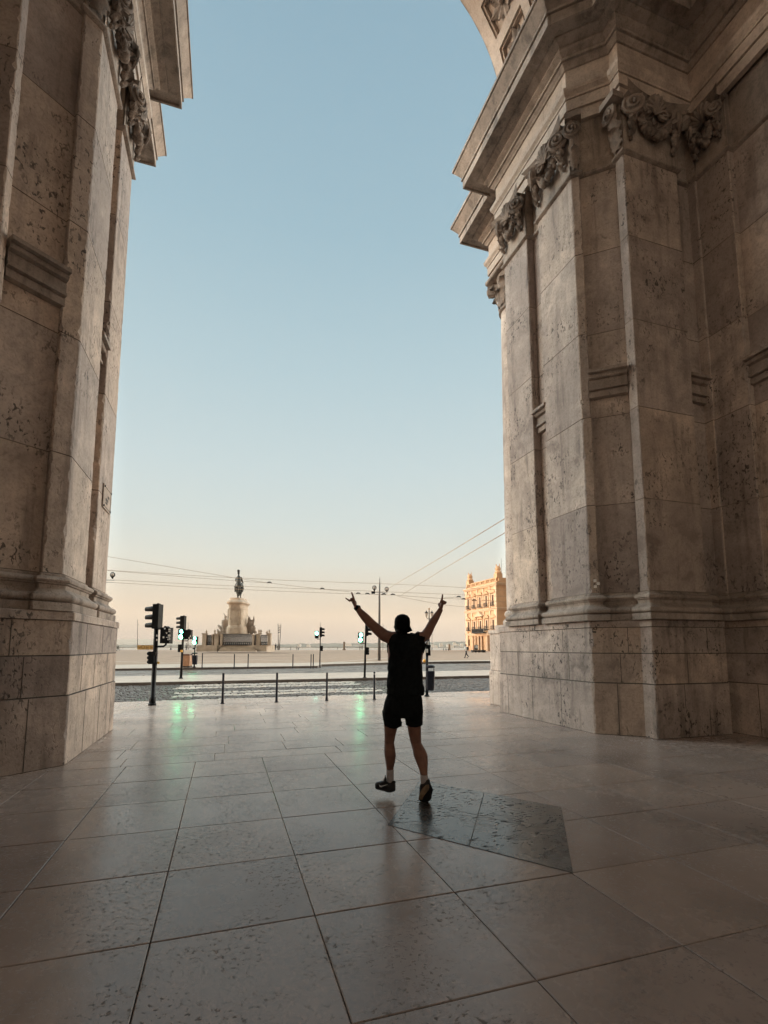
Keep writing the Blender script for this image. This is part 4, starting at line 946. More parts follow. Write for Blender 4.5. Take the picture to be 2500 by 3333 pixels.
# sculpture groups at the sides
def blob(name, mat, tubes, spheres, vox=.07, d=DM, smooth=3):
    rk = .78 if mat is M['marble'] else .92
    b = MB()
    for pts, r in tubes: b.tube([A(x, y, d+(q[0] if q else 0)) for x, y, *q in pts], [v*U*rk for v in r], 10)
    for x, y, r, *sc in spheres: b.sphere(A(x, y, d), r*U, 10, sc[0] if sc else (1, 1, 1))
    o = b.build(name, mat, mo); remesh(o, vox, smooth); return o
blob('side_sculpture', M['marble'], [
    ([(500, 1035), (495, 1110), (490, 1180), (490, 1290)], [60, 62, 40, 26]), ([(545, 1040), (545, 1120), (545, 1190), (540, 1290)], [30, 40, 30, 22]), ([(520, 1130), (515, 1200), (512, 1285)], [22, 20, 14]),
    ([(515, 1030), (518, 990), (510, 960), (485, 915)], [32, 26, 14, 9]), ([(575, 1000), (585, 1080), (580, 1180), (575, 1290)], [20, 32, 28, 30]),
    ([(400, 1150), (425, 1180), (450, 1215), (430, 1290)], [26, 34, 34, 30]), ([(450, 1160), (460, 1200), (470, 1280)], [22, 24, 26]), ([(380, 1225), (400, 1250), (430, 1275), (520, 1290)], [20, 30, 32, 30])],
    [(520, 985, 27), (398, 1145, 22), (450, 1150, 18), (378, 1218, 17), (577, 1000, 18), (405, 1262, 24)], .08)
blob('side_sculpture', M['marble'], [
    ([(945, 1010), (945, 1070), (950, 1140), (955, 1280)], [32, 40, 38, 34]), ([(1030, 970), (1030, 1040), (1010, 1110), (985, 1180)], [10, 26, 36, 34]), ([(1000, 1090), (985, 1160), (990, 1290)], [30, 40, 34]),
    ([(960, 1010), (930, 975), (905, 945)], [14, 10, 6]), ([(1070, 1135), (1040, 1150), (1030, 1190)], [7, 14, 20]), ([(1020, 1190), (1040, 1220), (1060, 1285)], [26, 30, 30]), ([(920, 1100), (915, 1200), (920, 1290)], [22, 26, 26])],
    [(948, 1010, 26), (985, 1050, 20), (1050, 1190, 20), (1065, 1255, 22), (1030, 1250, 24)], .08)
# bronze horse seen from behind and its rider
D0 = DM
blob('horse', M['bronze'], [
    ([(765, 420, 0), (765, 430, .6), (768, 440, 1.6), (770, 430, 2.3)], [62, 72, 70, 58]), ([(765, 390, -.2), (765, 450, -.2)], [52, 66]),
    ([(735, 470, 0), (728, 530, -.1), (735, 575, -.25), (738, 620, .0), (735, 655, -.05)], [36, 24, 16, 11, 14]), ([(798, 470, 0), (805, 520, .1), (795, 570, .15), (790, 615, .3), (798, 660, .3)], [34, 24, 15, 11, 13]),
    ([(750, 500, 2.), (745, 560, 2.1), (750, 650, 2.1)], [26, 15, 11]), ([(790, 500, 2.), (805, 560, 2.6), (790, 600, 2.3)], [24, 15, 11]),
    ([(768, 400, -.35), (768, 450, -.65), (765, 540, -.6), (762, 610, -.3)], [12, 24, 30, 14]), ([(770, 420, 2.2), (775, 350, 2.7), (780, 300, 3.1)], [46, 34, 24]), ([(780, 300, 3.0), (785, 340, 3.7)], [22, 13])],
    [], .075, D0)
blob('rider', M['bronze'], [
    ([(762, 400, 1.0), (760, 330, 1.), (757, 275, 1.), (757, 250, 1.)], [50, 44, 46, 26]), ([(725, 270, 1.), (705, 320, 1.1), (708, 350, 1.4)], [20, 17, 12]), ([(795, 268, 1.), (820, 330, 1.2), (835, 375, 1.5), (850, 380, 1.7)], [20, 17, 12, 7]),
    ([(735, 385, .9), (700, 430, 1.1), (695, 500, 1.2), (693, 540, 1.3)], [34, 24, 17, 12]), ([(795, 385, .9), (828, 430, 1.1), (832, 490, 1.2), (825, 540, 1.3)], [34, 24, 17, 12]), ([(690, 440, 1.2), (668, 438, 1.4)], [12, 7]), ([(835, 460, 1.2), (853, 478, 1.2)], [10, 6]),
    ([(757, 255, 1.), (756, 215, 1.)], [18, 18]), ([(755, 175, 1.0), (750, 150, 1.1), (748, 135, 1.3)], [20, 26, 10]), ([(757, 270, .6), (757, 360, .2), (760, 420, -.1)], [40, 48, 40])],
    [(756, 195, 24, (1, 1, 1.2)), (742, 158, 17), (770, 156, 16), (752, 145, 16)], .075, D0)
b = MB(); mplate(b, 700, 830, 655, 668, 3.6, DM+.9); b.sphere(A(650, 668), 18*U, 8); b.sphere(A(690, 655), 14*U, 8); b.sphere(A(870, 675), 14*U, 8); b.build('statue_base', M['marble'], mo)
# ------------------------------------------------------------------ sunlit corner tower and its shaded twin wing
TX = 61.3
def TZ(x, y): return atX(x, y, TX).z
YF = atX(1516.5, 2000, TX).y; YN = atX(1621, 2000, TX).y; YP0 = atX(1611, 2000, TX).y
zb = .35; zt1 = TZ(1517, 2064); zt2 = TZ(1517, 1992); zt3 = TZ(1517, 1921); zpar = TZ(1524, 1903)
tw = empty('corner_tower', (0, 0, 0), 0, 'ochre palace tower lit orange by the low sun on the far right side', 'building')
Yc = (YF+YN)/2; LY = YF-YN
b = MB(); b.box((TX+8, Yc, (zb+zpar)/2-.4), (16, LY-.3, zpar-zb-.8)); wl = b.build('wall', M['tower'], tw)
b = MB()
for z, o_ in ((zt1, .35), (zt2, .45), (zt3, .6)):
    for dz, k in ((-.45, .45), (-.25, .7), (0, 1.)): b.box((TX+8, Yc, z+dz*.9), (16+2*o_*k, LY-.3+2*o_*k, .24))
b.build('cornice', M['tower_trim'], tw)
b = MB(); b.box((TX+.3, Yc, zt3+.35), (.5, LY-.6, .3)); b.box((TX+.3, Yc, zpar), (.55, LY-.6, .25))
for k in range(7): b.box((TX+.3, YN+.8+(LY-1.6)*k/6, (zt3+zpar)/2), (.6, .55, zpar-zt3))
for k in range(44): b.box((TX+.3, YN+.9+(LY-1.8)*k/43, (zt3+zpar)/2), (.22, .17, zpar-zt3-.3))
b.box((TX+8, YN+.4, (zt3+zpar)/2), (15, .5, zpar-zt3)); b.build('parapet', M['tower'], tw)
b = MB()
for y in (YF-.75, YN+.75):
    for za, zc in ((zb, zt1), (zt1, zt2), (zt2, zt3)): b.box((TX-.02, y, (za+zc)/2), (.5, 1.2, zc-za-.5))
bays = [YF-1.9-(LY-3.8)*k/4.0*1.0 for k in range(5)]; pil = [(bays[k]+bays[k+1])/2 for k in range(4)]
for y in pil:
    for za, zc in ((zt1, zt2), (zt2, zt3)): b.box((TX-.02, y, (za+zc)/2), (.34, .5, zc-za-.5))
for y in (bays[1]+.75, bays[1]-.75, bays[2]+.75, bays[2]-.75, bays[3]-.6): b.lathe([(.3, zb), (.28, zb+.3), (.24, zt1-.9), (.32, zt1-.7)], (TX-.4, y, 0), 10)
b.build('pilaster', M['tower_trim'], tw)
bw = 1.15
def window(y, za, zc, style):
    b = MB(); b.box((TX-.05, y, (za+zc)/2), (.3, bw+.5, zc-za+.4)); fr = b.build('window', M['tower_trim'], tw)
    b = MB(); b.box((TX-.19, y, (za+zc)/2), (.06, bw*.68, zc-za)); b.build('pane', M['glass_dark'], fr)
    b = MB(); z0 = zc+.45; wd = bw*1.05
    if style == 0: pts = [(-wd, z0), (wd, z0), (wd, z0+.15), (0, z0+.85), (-wd, z0+.15)]
    else: pts = [(-wd, z0), (wd, z0)]+[(wd*math.cos(q), z0+.15+.75*math.sin(q)) for q in [math.pi*k/8 for k in range(9)]]
    b.prism([(TX-.45, y+p[0], p[1]) for p in pts], (.5, 0, 0)); b.build('pediment', M['tower'], fr)
    b = MB(); b.box((TX-.36, y, za+.1), (.5, bw*1.5, .12))
    for k in range(7): b.box((TX-.55, y-bw*.7+k*bw*1.4/6, za+.5), (.05, .06, .8))
    b.box((TX-.55, y, za+.9), (.07, bw*1.45, .07)); b.build('balcony_rail', M['iron'], fr)
for k, y in enumerate(bays):
    window(y, zt2+.55, zt2+3.2, 1 if k % 2 == 0 else 0); window(y, zt1+.75, zt1+3.1, 0 if k in (0, 2) else 1)
b = MB(); b.prism([(TX-.8, bays[2]+2.1, zt1+4.2), (TX-.8, bays[2]-2.1, zt1+4.2), (TX-.8, bays[2], zt1+5.5)], (.9, 0, 0)); b.build('great_pediment', M['tower_trim'], tw)
b = MB(); b.box((TX-.7, bays[2], zt1+.12), (1., 6.2, .2)); 
for k in range(32): b.box((TX-1.1, bays[2]-3+6*k/31, zt1+.6), (.06, .08, .9))
b.box((TX-1.1, bays[2], zt1+1.05), (.1, 6.2, .1)); b.build('balcony', M['iron'], tw)
b = MB(); b.box((TX-.08, bays[2], zb+1.8), (.2, 1.5, 3.6)); b.box((TX-.06, bays[0]+.4, zb+2.2), (.16, .8, 1.6)); b.build('door', M['glass_dark'], tw)
for y in (YF-1., YN+1.):
    b = MB(); b.box((TX+.9, y, zpar+.5), (1.5, 1.5, 1.1)); b.lathe([(.75, zpar+1.), (.9, zpar+1.3), (.62, zpar+1.8), (.75, zpar+2.2), (.55, zpar+2.7), (.3, zpar+2.9)], (TX+.9, y, 0), 8)
    for a in range(4): b.tube([(TX+.9+.35*math.cos(a*1.57+.4), y+.35*math.sin(a*1.57+.4), zpar+2.5), (TX+.9+.55*math.cos(a*1.57+.4), y+.55*math.sin(a*1.57+.4), zpar+3.3+.2*(a % 2))], [.16, .05], 5)
    b.build('roof_trophy', M['tower'], tw)
b = MB(); b.tube([(TX+6, bays[2]-.4, zpar-.2), (TX+6, bays[2]-.4, zpar+6.2)], [.07, .04], 6); b.build('flagpole', M['grey_metal'], tw)
b = MB(); b.prism([(TX+5, YN+6.5, zpar-.4), (TX+5, YN+.6, zpar-.4), (TX+5, YN+3, zpar+1.0)], (6, 0, 0)); b.build('roof', M['tower_trim'], tw)
ew = empty('arcade_wing', (0, 0, 0), 0, 'long ochre arcaded wing closing the square on the left side', 'building')
b = MB(); b.box((-68, 96, 8.2), (14, 130, 16.6)); b.build('wall', M['tower'], ew)
b = MB(); b.prism([(-75, 31, 16.5), (-61, 31, 16.5), (-68, 31, 19.)], (0, 130, 0)); b.build('roof', plain('roof_tile', (.30, .13, .07), .8), ew)
b = MB()
for k in range(24): b.box((-60.9, 34+k*5.4, 2.4), (.3, 2.6, 4.6)); b.box((-60.9, 34+k*5.4, 8.6), (.3, 1.5, 2.8)); b.box((-60.9, 34+k*5.4, 13.4), (.3, 1.5, 2.4))
b.build('openings', M['glass_dark'], ew)['kind'] = 'stuff'
# dark bench and kiosk board at the tower foot
d = 100.
b = MB(); plate(b, 1535, 1579, 2116, 2118.5, d, 1.6)
for x in (1537, 1548, 1560, 1571, 1577): plate(b, x-1.5, x+1.5, 2118.5, 2123.5, d, 1.2)
plate(b, 1536, 1578, 2119.5, 2122, d+.4, .5); tag(b.build('terrace_bench', M['bench_dark']), 'long dark low bench at the foot of the sunlit tower', 'bench')
o = empty('kiosk_board', (0, 0, 0), 0, 'pale framed board on a dark base before the tower door', 'board')
b = MB(); plate(b, 1545, 1555, 2100, 2110, d+2, .2); b.build('panel', M['cloth_white'], o)
b = MB(); plate(b, 1544.3, 1545.3, 2099, 2116, d+2, .25); plate(b, 1555, 1556, 2099, 2116, d+2, .25); plate(b, 1544.3, 1556, 2099, 2100, d+2, .25); plate(b, 1545, 1555.5, 2110, 2115, d+2, .5); b.build('frame', M['bench_dark'], o)
# overhead tram wires
def wire(pts, label, knots=(), d=47., ds=None, r=.016, mat='cable'):
    P = [atD(x, y, (ds[i] if ds else d)) for i, (x, y) in enumerate(pts)]; Q = [P[0]]
    for i in range(len(P)-1):
        for k in range(1, 5): Q.append(P[i].lerp(P[i+1], k/4))
    b = MB(); b.tube(Q, r, 5); o = b.build('overhead_wire', M[mat]); tag(o, label, 'wire', 'overhead tram wires')
    for x, y in knots:
        b = MB(); c = atD(x, y-.8, d); b.tube([c-RT*.22, c-RT*.08+UP*.07, c+RT*.08+UP*.07, c+RT*.22], [.03, .06, .06, .03], 6); b.build('insulator', M['black_metal'], o)
    return o
wire([(300, 1803), (354, 1812), (640, 1860), (765, 1881), (877, 1898), (1050, 1918), (1141, 1926)], 'thin wire sloping down from high on the left pier past the statue head', [(877, 1898), (1049, 1918)])
wire([(300, 1853), (350, 1856), (640, 1874), (940, 1889.5), (1300, 1902), (1480, 1911), (1660, 1922)], 'uppermost of the near-level wires crossing the whole opening')
wire([(300, 1852), (350, 1856.8), (640, 1881), (757, 1889.7), (877, 1898)], 'wire meeting the sloping wire just right of the statue')
wire([(374, 1888), (640, 1902), (940, 1914.5), (1130, 1921), (1300, 1928), (1480, 1935), (1660, 1942)], 'wire starting at the left lamp bracket tip and crossing behind the man')
wire([(367, 1896), (640, 1912), (940, 1925.5), (1131, 1932.5), (1216, 1935), (1283, 1937), (1439, 1948), (1480, 1949), (1660, 1958)], 'lowest crossing wire with dark insulators beside the lamp pole', [(1166, 1933.5), (1196, 1934.5), (1249, 1936), (1279, 1937)])
wire([(1265, 1915), (1290, 1900), (1450, 1806), (1637, 1692), (1760, 1617)], 'upper one of the two wires climbing steeply to the right pier', ds=[47, 42, 26, 16, 12.6])
wire([(1308, 1936), (1320, 1928.6), (1402, 1900-22), (1450, 1875-27), (1637, 1738), (1760, 1660)], 'lower one of the two wires climbing to the right pier', ds=[47, 45, 36, 31, 17, 12.9])
wire([(1295, 1941), (1432, 1967.5), (1520, 1976), (1660, 1982)], 'thin wire running below the others to the sunlit tower')
wire([(1440, 1948), (1452, 1945.5), (1492, 1944), (1510, 1951), (1560, 1953), (1660, 1962)], 'short slack wire loop in front of the tower', [(1493, 1944.5), (1510, 1952), (1544, 1956)])
#@@NEXT
# ------------------------------------------------------------------ small people on the square
def small_person(x, yf, yh, label, shirt, pants, d=None, step=.0, face=1, arms=0, bag=False, sit=False):
    if d is None: p = ong(x, yf); d = dep(p.x, p.y)
    f = atD(x, yf, d); h = atD(x, yh, d).z-f.z; b = MB(); k = h/1.75
    L = lambda u, w, z: f+RT*(u*k)+FW*(w*k)+UP*(z*k)
    b.mi = 1
    if sit:
        b.ell([(L(0, 0, .0), .34*k, .3*k), (L(0, 0, .35), .3*k, .28*k), (L(0, 0, .7), .2*k, .2*k)], 10)
    else:
        for s in (-1, 1):
            a = step*s
            b.tube([L(.07*s*(1-abs(step)), .06*s, .90), L(.06*s+a*.28*face, .03*s, .48), L(.07*s+a*.55*face-(.1*face if s*step < 0 else 0), 0, .07+(.10 if s*step < 0 else 0))], [.095*k, .07*k, .05*k], 8)
            e_ = L(.07*s+a*.55*face, 0, .04); b.tube([e_-RT*.06*k*face, e_+RT*.13*k*face], .045*k, 6)
    b.mi = 0
    b.ell([(L(0, 0, .84), .16*k, .12*k), (L(0, 0, 1.05), .15*k, .11*k), (L(.02*face, 0, 1.33), .2*k, .12*k), (L(.02*face, 0, 1.46), .12*k, .09*k)], 12)
    for s in (-1, 1):
        b.mi = 0; b.tube([L(.19*s, 0, 1.40), L(.23*s+.05*step*s*face, .02, 1.14)], [.06*k, .05*k], 6)
        b.mi = 2; b.tube([L(.23*s+.05*step*s*face, .02, 1.16), L(.22*s+.16*step*s*face, -.05, .90)], [.04*k, .03*k], 6)
    b.mi = 2; b.tube([L(.02*face, 0, 1.44), L(.03*face, 0, 1.56)], .05*k, 8); b.sphere(L(.04*face, 0, 1.63), .105*k, 10, (1, 1, 1.15))
    b.mi = 3; b.sphere(L(.025*face, 0, 1.665), .108*k, 10, (1, 1, .95))
    o = b.build('person', [M[shirt], M[pants], M['skin'], M['cap']], smooth=True); tag(o, label, 'person', 'people on the square')
    if bag:
        b = MB(); b.ell([(L(-.17*face, 0, 1.0), .11*k, .14*k), (L(-.2*face, 0, 1.2), .14*k, .16*k), (L(-.16*face, 0, 1.42), .1*k, .12*k)], 10); b.build('backpack', M['cloth_dark'], o)
    return o
small_person(1518, 2142, 2097, 'person in white top with black backpack walking left below the tower', 'cloth_white', 'cloth_dark', step=.45, face=-1, bag=True)
small_person(1171.5, 2116, 2102, 'dark-clothed person left of the pair beside the lens traffic light', 'cloth_dark', 'cloth_dark', 133)
small_person(1178.5, 2115.5, 2101, 'dark-clothed person right of the pair beside the lens traffic light', 'cloth_dark', 'cloth_dark', 133, step=.2)
small_person(946, 2115.5, 2103, 'pale-clothed person seated on the quay right of the twin mast', 'cloth_grey', 'cloth_grey', 132, sit=True)
small_person(966, 2115.5, 2102.5, 'smaller person of the two standing on the quay behind the lone bollard', 'cloth_grey', 'cloth_dark', 133)
small_person(971, 2115.5, 2100, 'taller person in grey trousers standing on the quay behind the lone bollard', 'cloth_white', 'cloth_dark', 131)
small_person(896.5, 2116, 2095, 'dark-clothed person beside the pink cloth right of the monument', 'cloth_dark', 'cloth_dark', 118)
small_person(902.5, 2115, 2101, 'small dark person close beside the twin mast foot', 'cloth_dark', 'cloth_dark', 124)
small_person(606, 2116, 2094, 'person in grey standing left above the orange bin', 'cloth_grey', 'cloth_dark', 112)
small_person(613.5, 2116, 2099, 'person in white above the orange bin', 'cloth_white', 'cloth_grey', 112, step=.2)
small_person(618, 2116, 2100, 'person in pale clothes right above the orange bin', 'cloth_grey', 'cloth_white', 113)
small_person(556, 2115, 2101, 'person crouching on the quay between the two left traffic lights', 'cloth_grey', 'cloth_dark', 130, sit=True)
small_person(890, 2119, 2110, 'dark crouched person at the right corner of the monument', 'cloth_dark', 'cloth_dark', 108, sit=True)
b = MB(); b.sphere(atD(890.5, 2102.5, 118), .22, 8, (1.5, .5, .8)); tag(b.build('pink_bundle', M['cloth_pink']), 'small pink bundle held out beside the dark person near the monument', 'bundle')
small_person(1099, 2113.5, 2106, 'tiny dark person seated on the quay edge left of the stone column', 'cloth_dark', 'cloth_dark', 136, sit=True)
for x, w, lb in ((1443.5, 1.2, 'slim dark folded parasol left of the three by the quay column'), (1452, 1.8, 'dark folded parasol in the middle of the three by the quay column'), (1459.5, 1.8, 'dark folded parasol right of the three next to the quay column')):
    b = MB(); d = 132; a, c = atD(x, 2120, d), atD(x, 2109.5, d); b.tube([a, a.lerp(c, .7), c], [w*PXM(d), w*.8*PXM(d), .3*PXM(d)], 8); tag(b.build('folded_parasol', M['cloth_dark'], smooth=True), lb, 'parasol', 'folded parasols on the quay')
b = MB(); d = 120; c = atD(384, 2108, d)
for k in range(60):
    v = Vector((rr.gauss(0, .42), rr.gauss(0, .42), rr.gauss(0, .38))); s = .13; n = Vector((rr.random()-.5, rr.random()-.5, rr.random()-.5)).normalized(); u = n.orthogonal().normalized()*s; w = n.cross(u)
    b.poly([c+v+u, c+v+w, c+v-u, c+v-w])
o = empty('shrub', (0, 0, 0), 0, 'small dark round bush on the quay near the left pier', 'bush'); b.build('crown', plain('dark_leaf', (.05, .045, .03), .8), o)
b = MB(); q = atD(384, 2114.5, d); b.tube([q, c], .06, 6); b.build('trunk', M['grey_metal'], o)
# far bank houses
for i, (x, y, w, h) in enumerate(((1408, 2101, 9, 6), (1436, 2099.5, 11, 6.5), (1457, 2100, 8, 5), (1479, 2095, 10, 5), (1489, 2102, 12, 5), (1503, 2099, 9, 6), (1134, 2097.5, 20, 3.5), (1300, 2101, 10, 2.6), (975, 2100, 10, 3), (1004, 2101, 11, 2.5), (1470, 2103, 14, 3.5), (1420, 2104, 10, 3))):
    d = 2690-i*3; b = MB(); a, c = atD(x-w/2, y+h/2+4, d), atD(x+w/2, y-h/2, d); b.obox((a+c)/2, RT, FW, UP, (abs((c-a).dot(RT)), 12, abs(a.z-c.z)))
    wd = abs((c-a).dot(RT)); p = Vector(((a.x+c.x)/2, (a.y+c.y)/2, c.z)); b.prism([p-RT*wd*.52-FW*6.2, p+RT*wd*.52-FW*6.2, p+RT*wd*.3+UP*3-FW*6.2, p-RT*wd*.3+UP*3-FW*6.2], FW*12.4)
    tag(b.build('distant_house', M['cloth_white']), ['pale house on the far bank nearest the lantern post', 'large white house on the far bank left of the quay column', 'white block on the far bank just behind the quay column', 'pale hillside house high above the quay column', 'broad white house on the far bank right of the column', 'white house on the far bank touching the tower edge', 'long pale shed on the far bank left of the green walking signal', 'low pale building on the far bank behind the man', 'low white shed on the far bank behind the two standing people', 'low pale shed on the far bank left of the centre traffic light', 'low wide pale building at the waterline near the tower', 'low pale building at the waterline right of the lantern post'][i], 'house', 'houses on the far bank')
# ------------------------------------------------------------------ the man
man = empty('person', (*gnd(1330, 2600), 0), 0, 'man in black tank top, shorts and backward cap raising both arms in horn gestures', 'person')
man.location = (0, 0, 0)
DR = dep(*gnd(1384, 2619)); DB = DR+.12; DL = DR+.27
def Z4(x, y): return (1100+x/4.366, 1900+y/4.366)
def Z5(x, y): return (1180+x/5.53, 2280+y/5.53)
def p4(x, y, d=0.): return atD(*Z4(x, y), DB+d)
def p5(x, y, d=0.): return atD(*Z5(x, y), DB+d)
u4 = PXM(DB)/4.366; u5 = PXM(DB)/5.53
b = MB()
# legs: back leg (right) pushes off its toes, front leg (left) swings
LEGL = [(520, 200, .02, 150), (510, 470, .05, 122), (495, 640, .07, 98), (482, 760, .08, 88), (490, 880, .06, 98), (498, 980, .06, 103), (500, 1090, .08, 88), (497, 1200, .11, 68), (495, 1300, .13, 58), (497, 1420, .14, 60), (505, 1520, .15, 62)]
LEGR = [(880, 200, 0, 150), (930, 470, .02, 122), (940, 600, .03, 112), (962, 760, .03, 95), (1015, 880, -.03, 112), (1045, 980, -.06, 122), (1070, 1100, -.09, 104), (1095, 1240, -.12, 74), (1108, 1340, -.14, 60), (1112, 1440, -.14, 58), (1120, 1560, -.13, 60)]
for LG in (LEGL, LEGR): b.ell([(p5(x, y, dd), w*u5, w*u5*1.04) for x, y, dd, w in LG], 16)
# trunk
TR = [(945, 1750, 240, .12), (945, 1600, 238, .125), (945, 1400, 232, .115), (950, 1200, 235, .118), (960, 1000, 250, .128), (965, 880, 258, .13), (962, 790, 240, .12), (940, 735, 190, .10), (915, 712, 110, .08)]
b.ell([(p4(x, y, .0), w*u4, dd) for x, y, w, dd in TR], 20)
b.tube([p4(915, 730), p4(915, 690), p4(912, 640, .02)], [78*u4, 72*u4, 74*u4], 14)
b.ell([(p4(912, 715, .05), 42*u4, .05), (p4(910, 690, .06), 70*u4, .075), (p4(908, 650, .04), 92*u4, .09), (p4(910, 600, .02), 103*u4, .098), (p4(912, 540, .01), 108*u4, .102), (p4(914, 480, 0), 98*u4, .09), (p4(915, 445, 0), 60*u4, .05)], 18)
b.tube([p4(815, 590, .03), p4(806, 610, .02), p4(812, 640, .03)], [12*u4, 18*u4, 10*u4], 8); b.tube([p4(1010, 590, .03), p4(1018, 610, .02), p4(1012, 640, .03)], [12*u4, 18*u4, 10*u4], 8)   # ears
b.tube([p4(905, 610, .115), p4(902, 640, .135), p4(905, 652, .12)], [10*u4, 16*u4, 12*u4], 8)          # nose, on the far side
# arms
ARL = [(835, 770, 0, 82), (745, 770, .0, 84), (660, 735, .01, 78), (560, 650, .02, 68), (490, 585, .02, 62), (440, 535, .02, 60), (385, 475, .01, 56), (320, 405, .0, 44), (275, 350, -.01, 35), (250, 322, -.01, 33)]
ARR = [(1120, 760, 0, 78), (1200, 765, .0, 74), (1248, 730, .01, 66), (1290, 660, .02, 58), (1325, 590, .02, 54), (1360, 530, .02, 52), (1400, 465, .01, 46), (1440, 400, .0, 36), (1462, 358, -.01, 33)]
for AR in (ARL, ARR): b.tube([p4(x, y, dd) for x, y, dd, w in AR], [w*u4*1.12 for *_, w in AR], 14)
def hand(wr, kn, palm_w, fingers, thumb, b):
    b.tube([p4(*wr), p4((wr[0]*.6+kn[0]*.4), (wr[1]*.6+kn[1]*.4)), p4(*kn)], [(32*u4, 24*u4), (palm_w*.92*u4, 24*u4), (palm_w*u4, 22*u4)], 12)
    for F_ in fingers: b.tube([p4(*q[:2], q[2]) for q in F_[0]], [r*1.15*u4 for r in F_[1]], 8)
    b.tube([p4(*q[:2], q[2]) for q in thumb[0]], [r*u4 for r in thumb[1]], 8)
# left hand: index and little finger up, the middle two folded under the thumb (palm away from the camera)
hand((252, 325), (208, 236), 43, [
    ([(232, 240, 0), (222, 205, .0), (208, 160, .0), (192, 116, .0)], [16, 14, 12.5, 9.5]),
    ([(178, 250, 0), (160, 240, 0), (132, 220, 0), (105, 200, .0)], [14, 12, 10.5, 8]),
    ([(218, 225, 0), (212, 206, .015), (208, 212, .045), (214, 245, .05)], [17, 16, 15, 12]),
    ([(196, 232, 0), (186, 215, .015), (184, 224, .045), (196, 252, .05)], [16, 15, 14, 12])],
    ([(255, 290, .01), (250, 255, .04), (225, 238, .07), (200, 244, .075)], [16, 15, 14, 11]), b)
hand((1460, 362), (1480, 278), 46, [
    ([(1462, 268, 0), (1474, 235, 0), (1483, 195, 0), (1487, 150, .0)], [18, 15, 12.5, 9.5]),
    ([(1520, 290, 0), (1528, 275, .0), (1535, 266, .01), (1541, 257, .02)], [14, 12, 10.5, 9]),
    ([(1482, 268, 0), (1490, 246, .015), (1492, 256, .045), (1486, 288, .05)], [17, 17, 15, 12]),
    ([(1504, 272, 0), (1513, 254, .015), (1514, 264, .045), (1504, 296, .05)], [16, 15, 14, 12])],
    ([(1442, 320, .01), (1434, 295, .03), (1440, 278, .055), (1470, 276, .075)], [15, 15, 14, 11]), b)
body = b.build('body', M['skin'], man); remesh(body, .0052, 3, .4)
# tank top with cut sleeves and hem
b = MB()
SHT = [(957, 1575, 268, .155), (955, 1500, 262, .152), (950, 1400, 250, .145), (950, 1250, 242, .14), (952, 1100, 234, .142), (962, 1000, 245, .148), (974, 900, 260, .148), (970, 820, 262, .142), (960, 765, 244, .13), (945, 728, 203, .115), (920, 704, 120, .09)]
b.ell([(p4(x, y, .0), w*u4, dd) for x, y, w, dd in SHT], 28)
b.tube([p4(830, 790), p4(775, 790), p4(728, 800)], [(78*u4, 95*u4), (88*u4, 100*u4), (90*u4, 98*u4)], 16); b.tube([p4(735, 860), p4(722, 930), p4(718, 990)], [40*u4, 30*u4, 16*u4], 10)
b.tube([p4(1110, 780), p4(1175, 785), p4(1222, 800)], [(84*u4, 92*u4), (92*u4, 98*u4), (92*u4, 95*u4)], 16); b.tube([p4(1218, 860), p4(1222, 930), p4(1205, 1000)], [34*u4, 26*u4, 14*u4], 10)
b.tube([p4(1195, 1480), p4(1212, 1560), p4(1214, 1575)], [30*u4, 18*u4, 12*u4], 8)
shirt = b.build('tank_top', M['shirt'], man); remesh(shirt, .009, 4, .5)
for v in shirt.data.vertices:
    q = v.co*9; n_ = noise.fractal(Vector((q.x, q.y, q.z*.45)), 1., 2., 4); v.co += v.normal*(.011*n_+.004*math.sin(v.co.z*30+n_*6))
# shorts
b = MB()
b.ell([(p5(755, -140, .0), 285*u5, .135), (p5(745, -20, .0), 318*u5, .15), (p5(735, 120, 0), 348*u5, .16), (p5(728, 230, 0), 358*u5, .16), (p5(725, 300, 0), 345*u5, .15)], 26)
b.ell([(p5(545, 180, .02), 185*u5, .15), (p5(535, 330, .03), 168*u5, .14), (p5(545, 430, .04), 160*u5, .125), (p5(560, 468, .04), 150*u5, .12)], 20); b.tube([p5(690, 380), p5(690, 470)], [35*u5, 26*u5], 10)
b.ell([(p5(905, 180, .0), 185*u5, .15), (p5(925, 330, .02), 163*u5, .14), (p5(935, 425, .02), 152*u5, .125), (p5(935, 448, .02), 150*u5, .12)], 20)
sh = b.build('shorts', M['shorts'], man); remesh(sh, .009, 3, .5)
for v in sh.data.vertices:
    q = v.co*11; v.co += v.normal*.010*noise.fractal(Vector((q.x, q.y, q.z*.5)), 1., 2., 4)
# cap, worn backward with the peak low at the right
b = MB()
b.ell([(p4(912, 695, -.012), 88*u4, .085), (p4(913, 665, -.012), 102*u4, .104), (p4(914, 610, -.01), 111*u4, .116), (p4(915, 545, -.005), 113*u4, .118), (p4(916, 490, 0), 104*u4, .105), (p4(916, 452, 0), 74*u4, .07), (p4(916, 434, 0), 30*u4, .03)], 24)
cp = b.build('cap', M['cap'], man, smooth=True)
b = MB(); b.grid([[p4(880, 690, -.10), p4(945, 695, -.11), p4(1005, 680, -.085), p4(1022, 650, -.04)], [p4(905, 700, -.125), p4(960, 705, -.15), p4(1030, 672, -.12), p4(1030, 620, -.05)], [p4(930, 702, -.13), p4(985, 700, -.17), p4(1060, 668, -.13), p4(1032, 612, -.06)]])
pk = b.build('peak', M['cap'], cp, smooth=True); m_ = pk.modifiers.new('s', 'SOLIDIFY'); m_.thickness = .006; bake(pk)
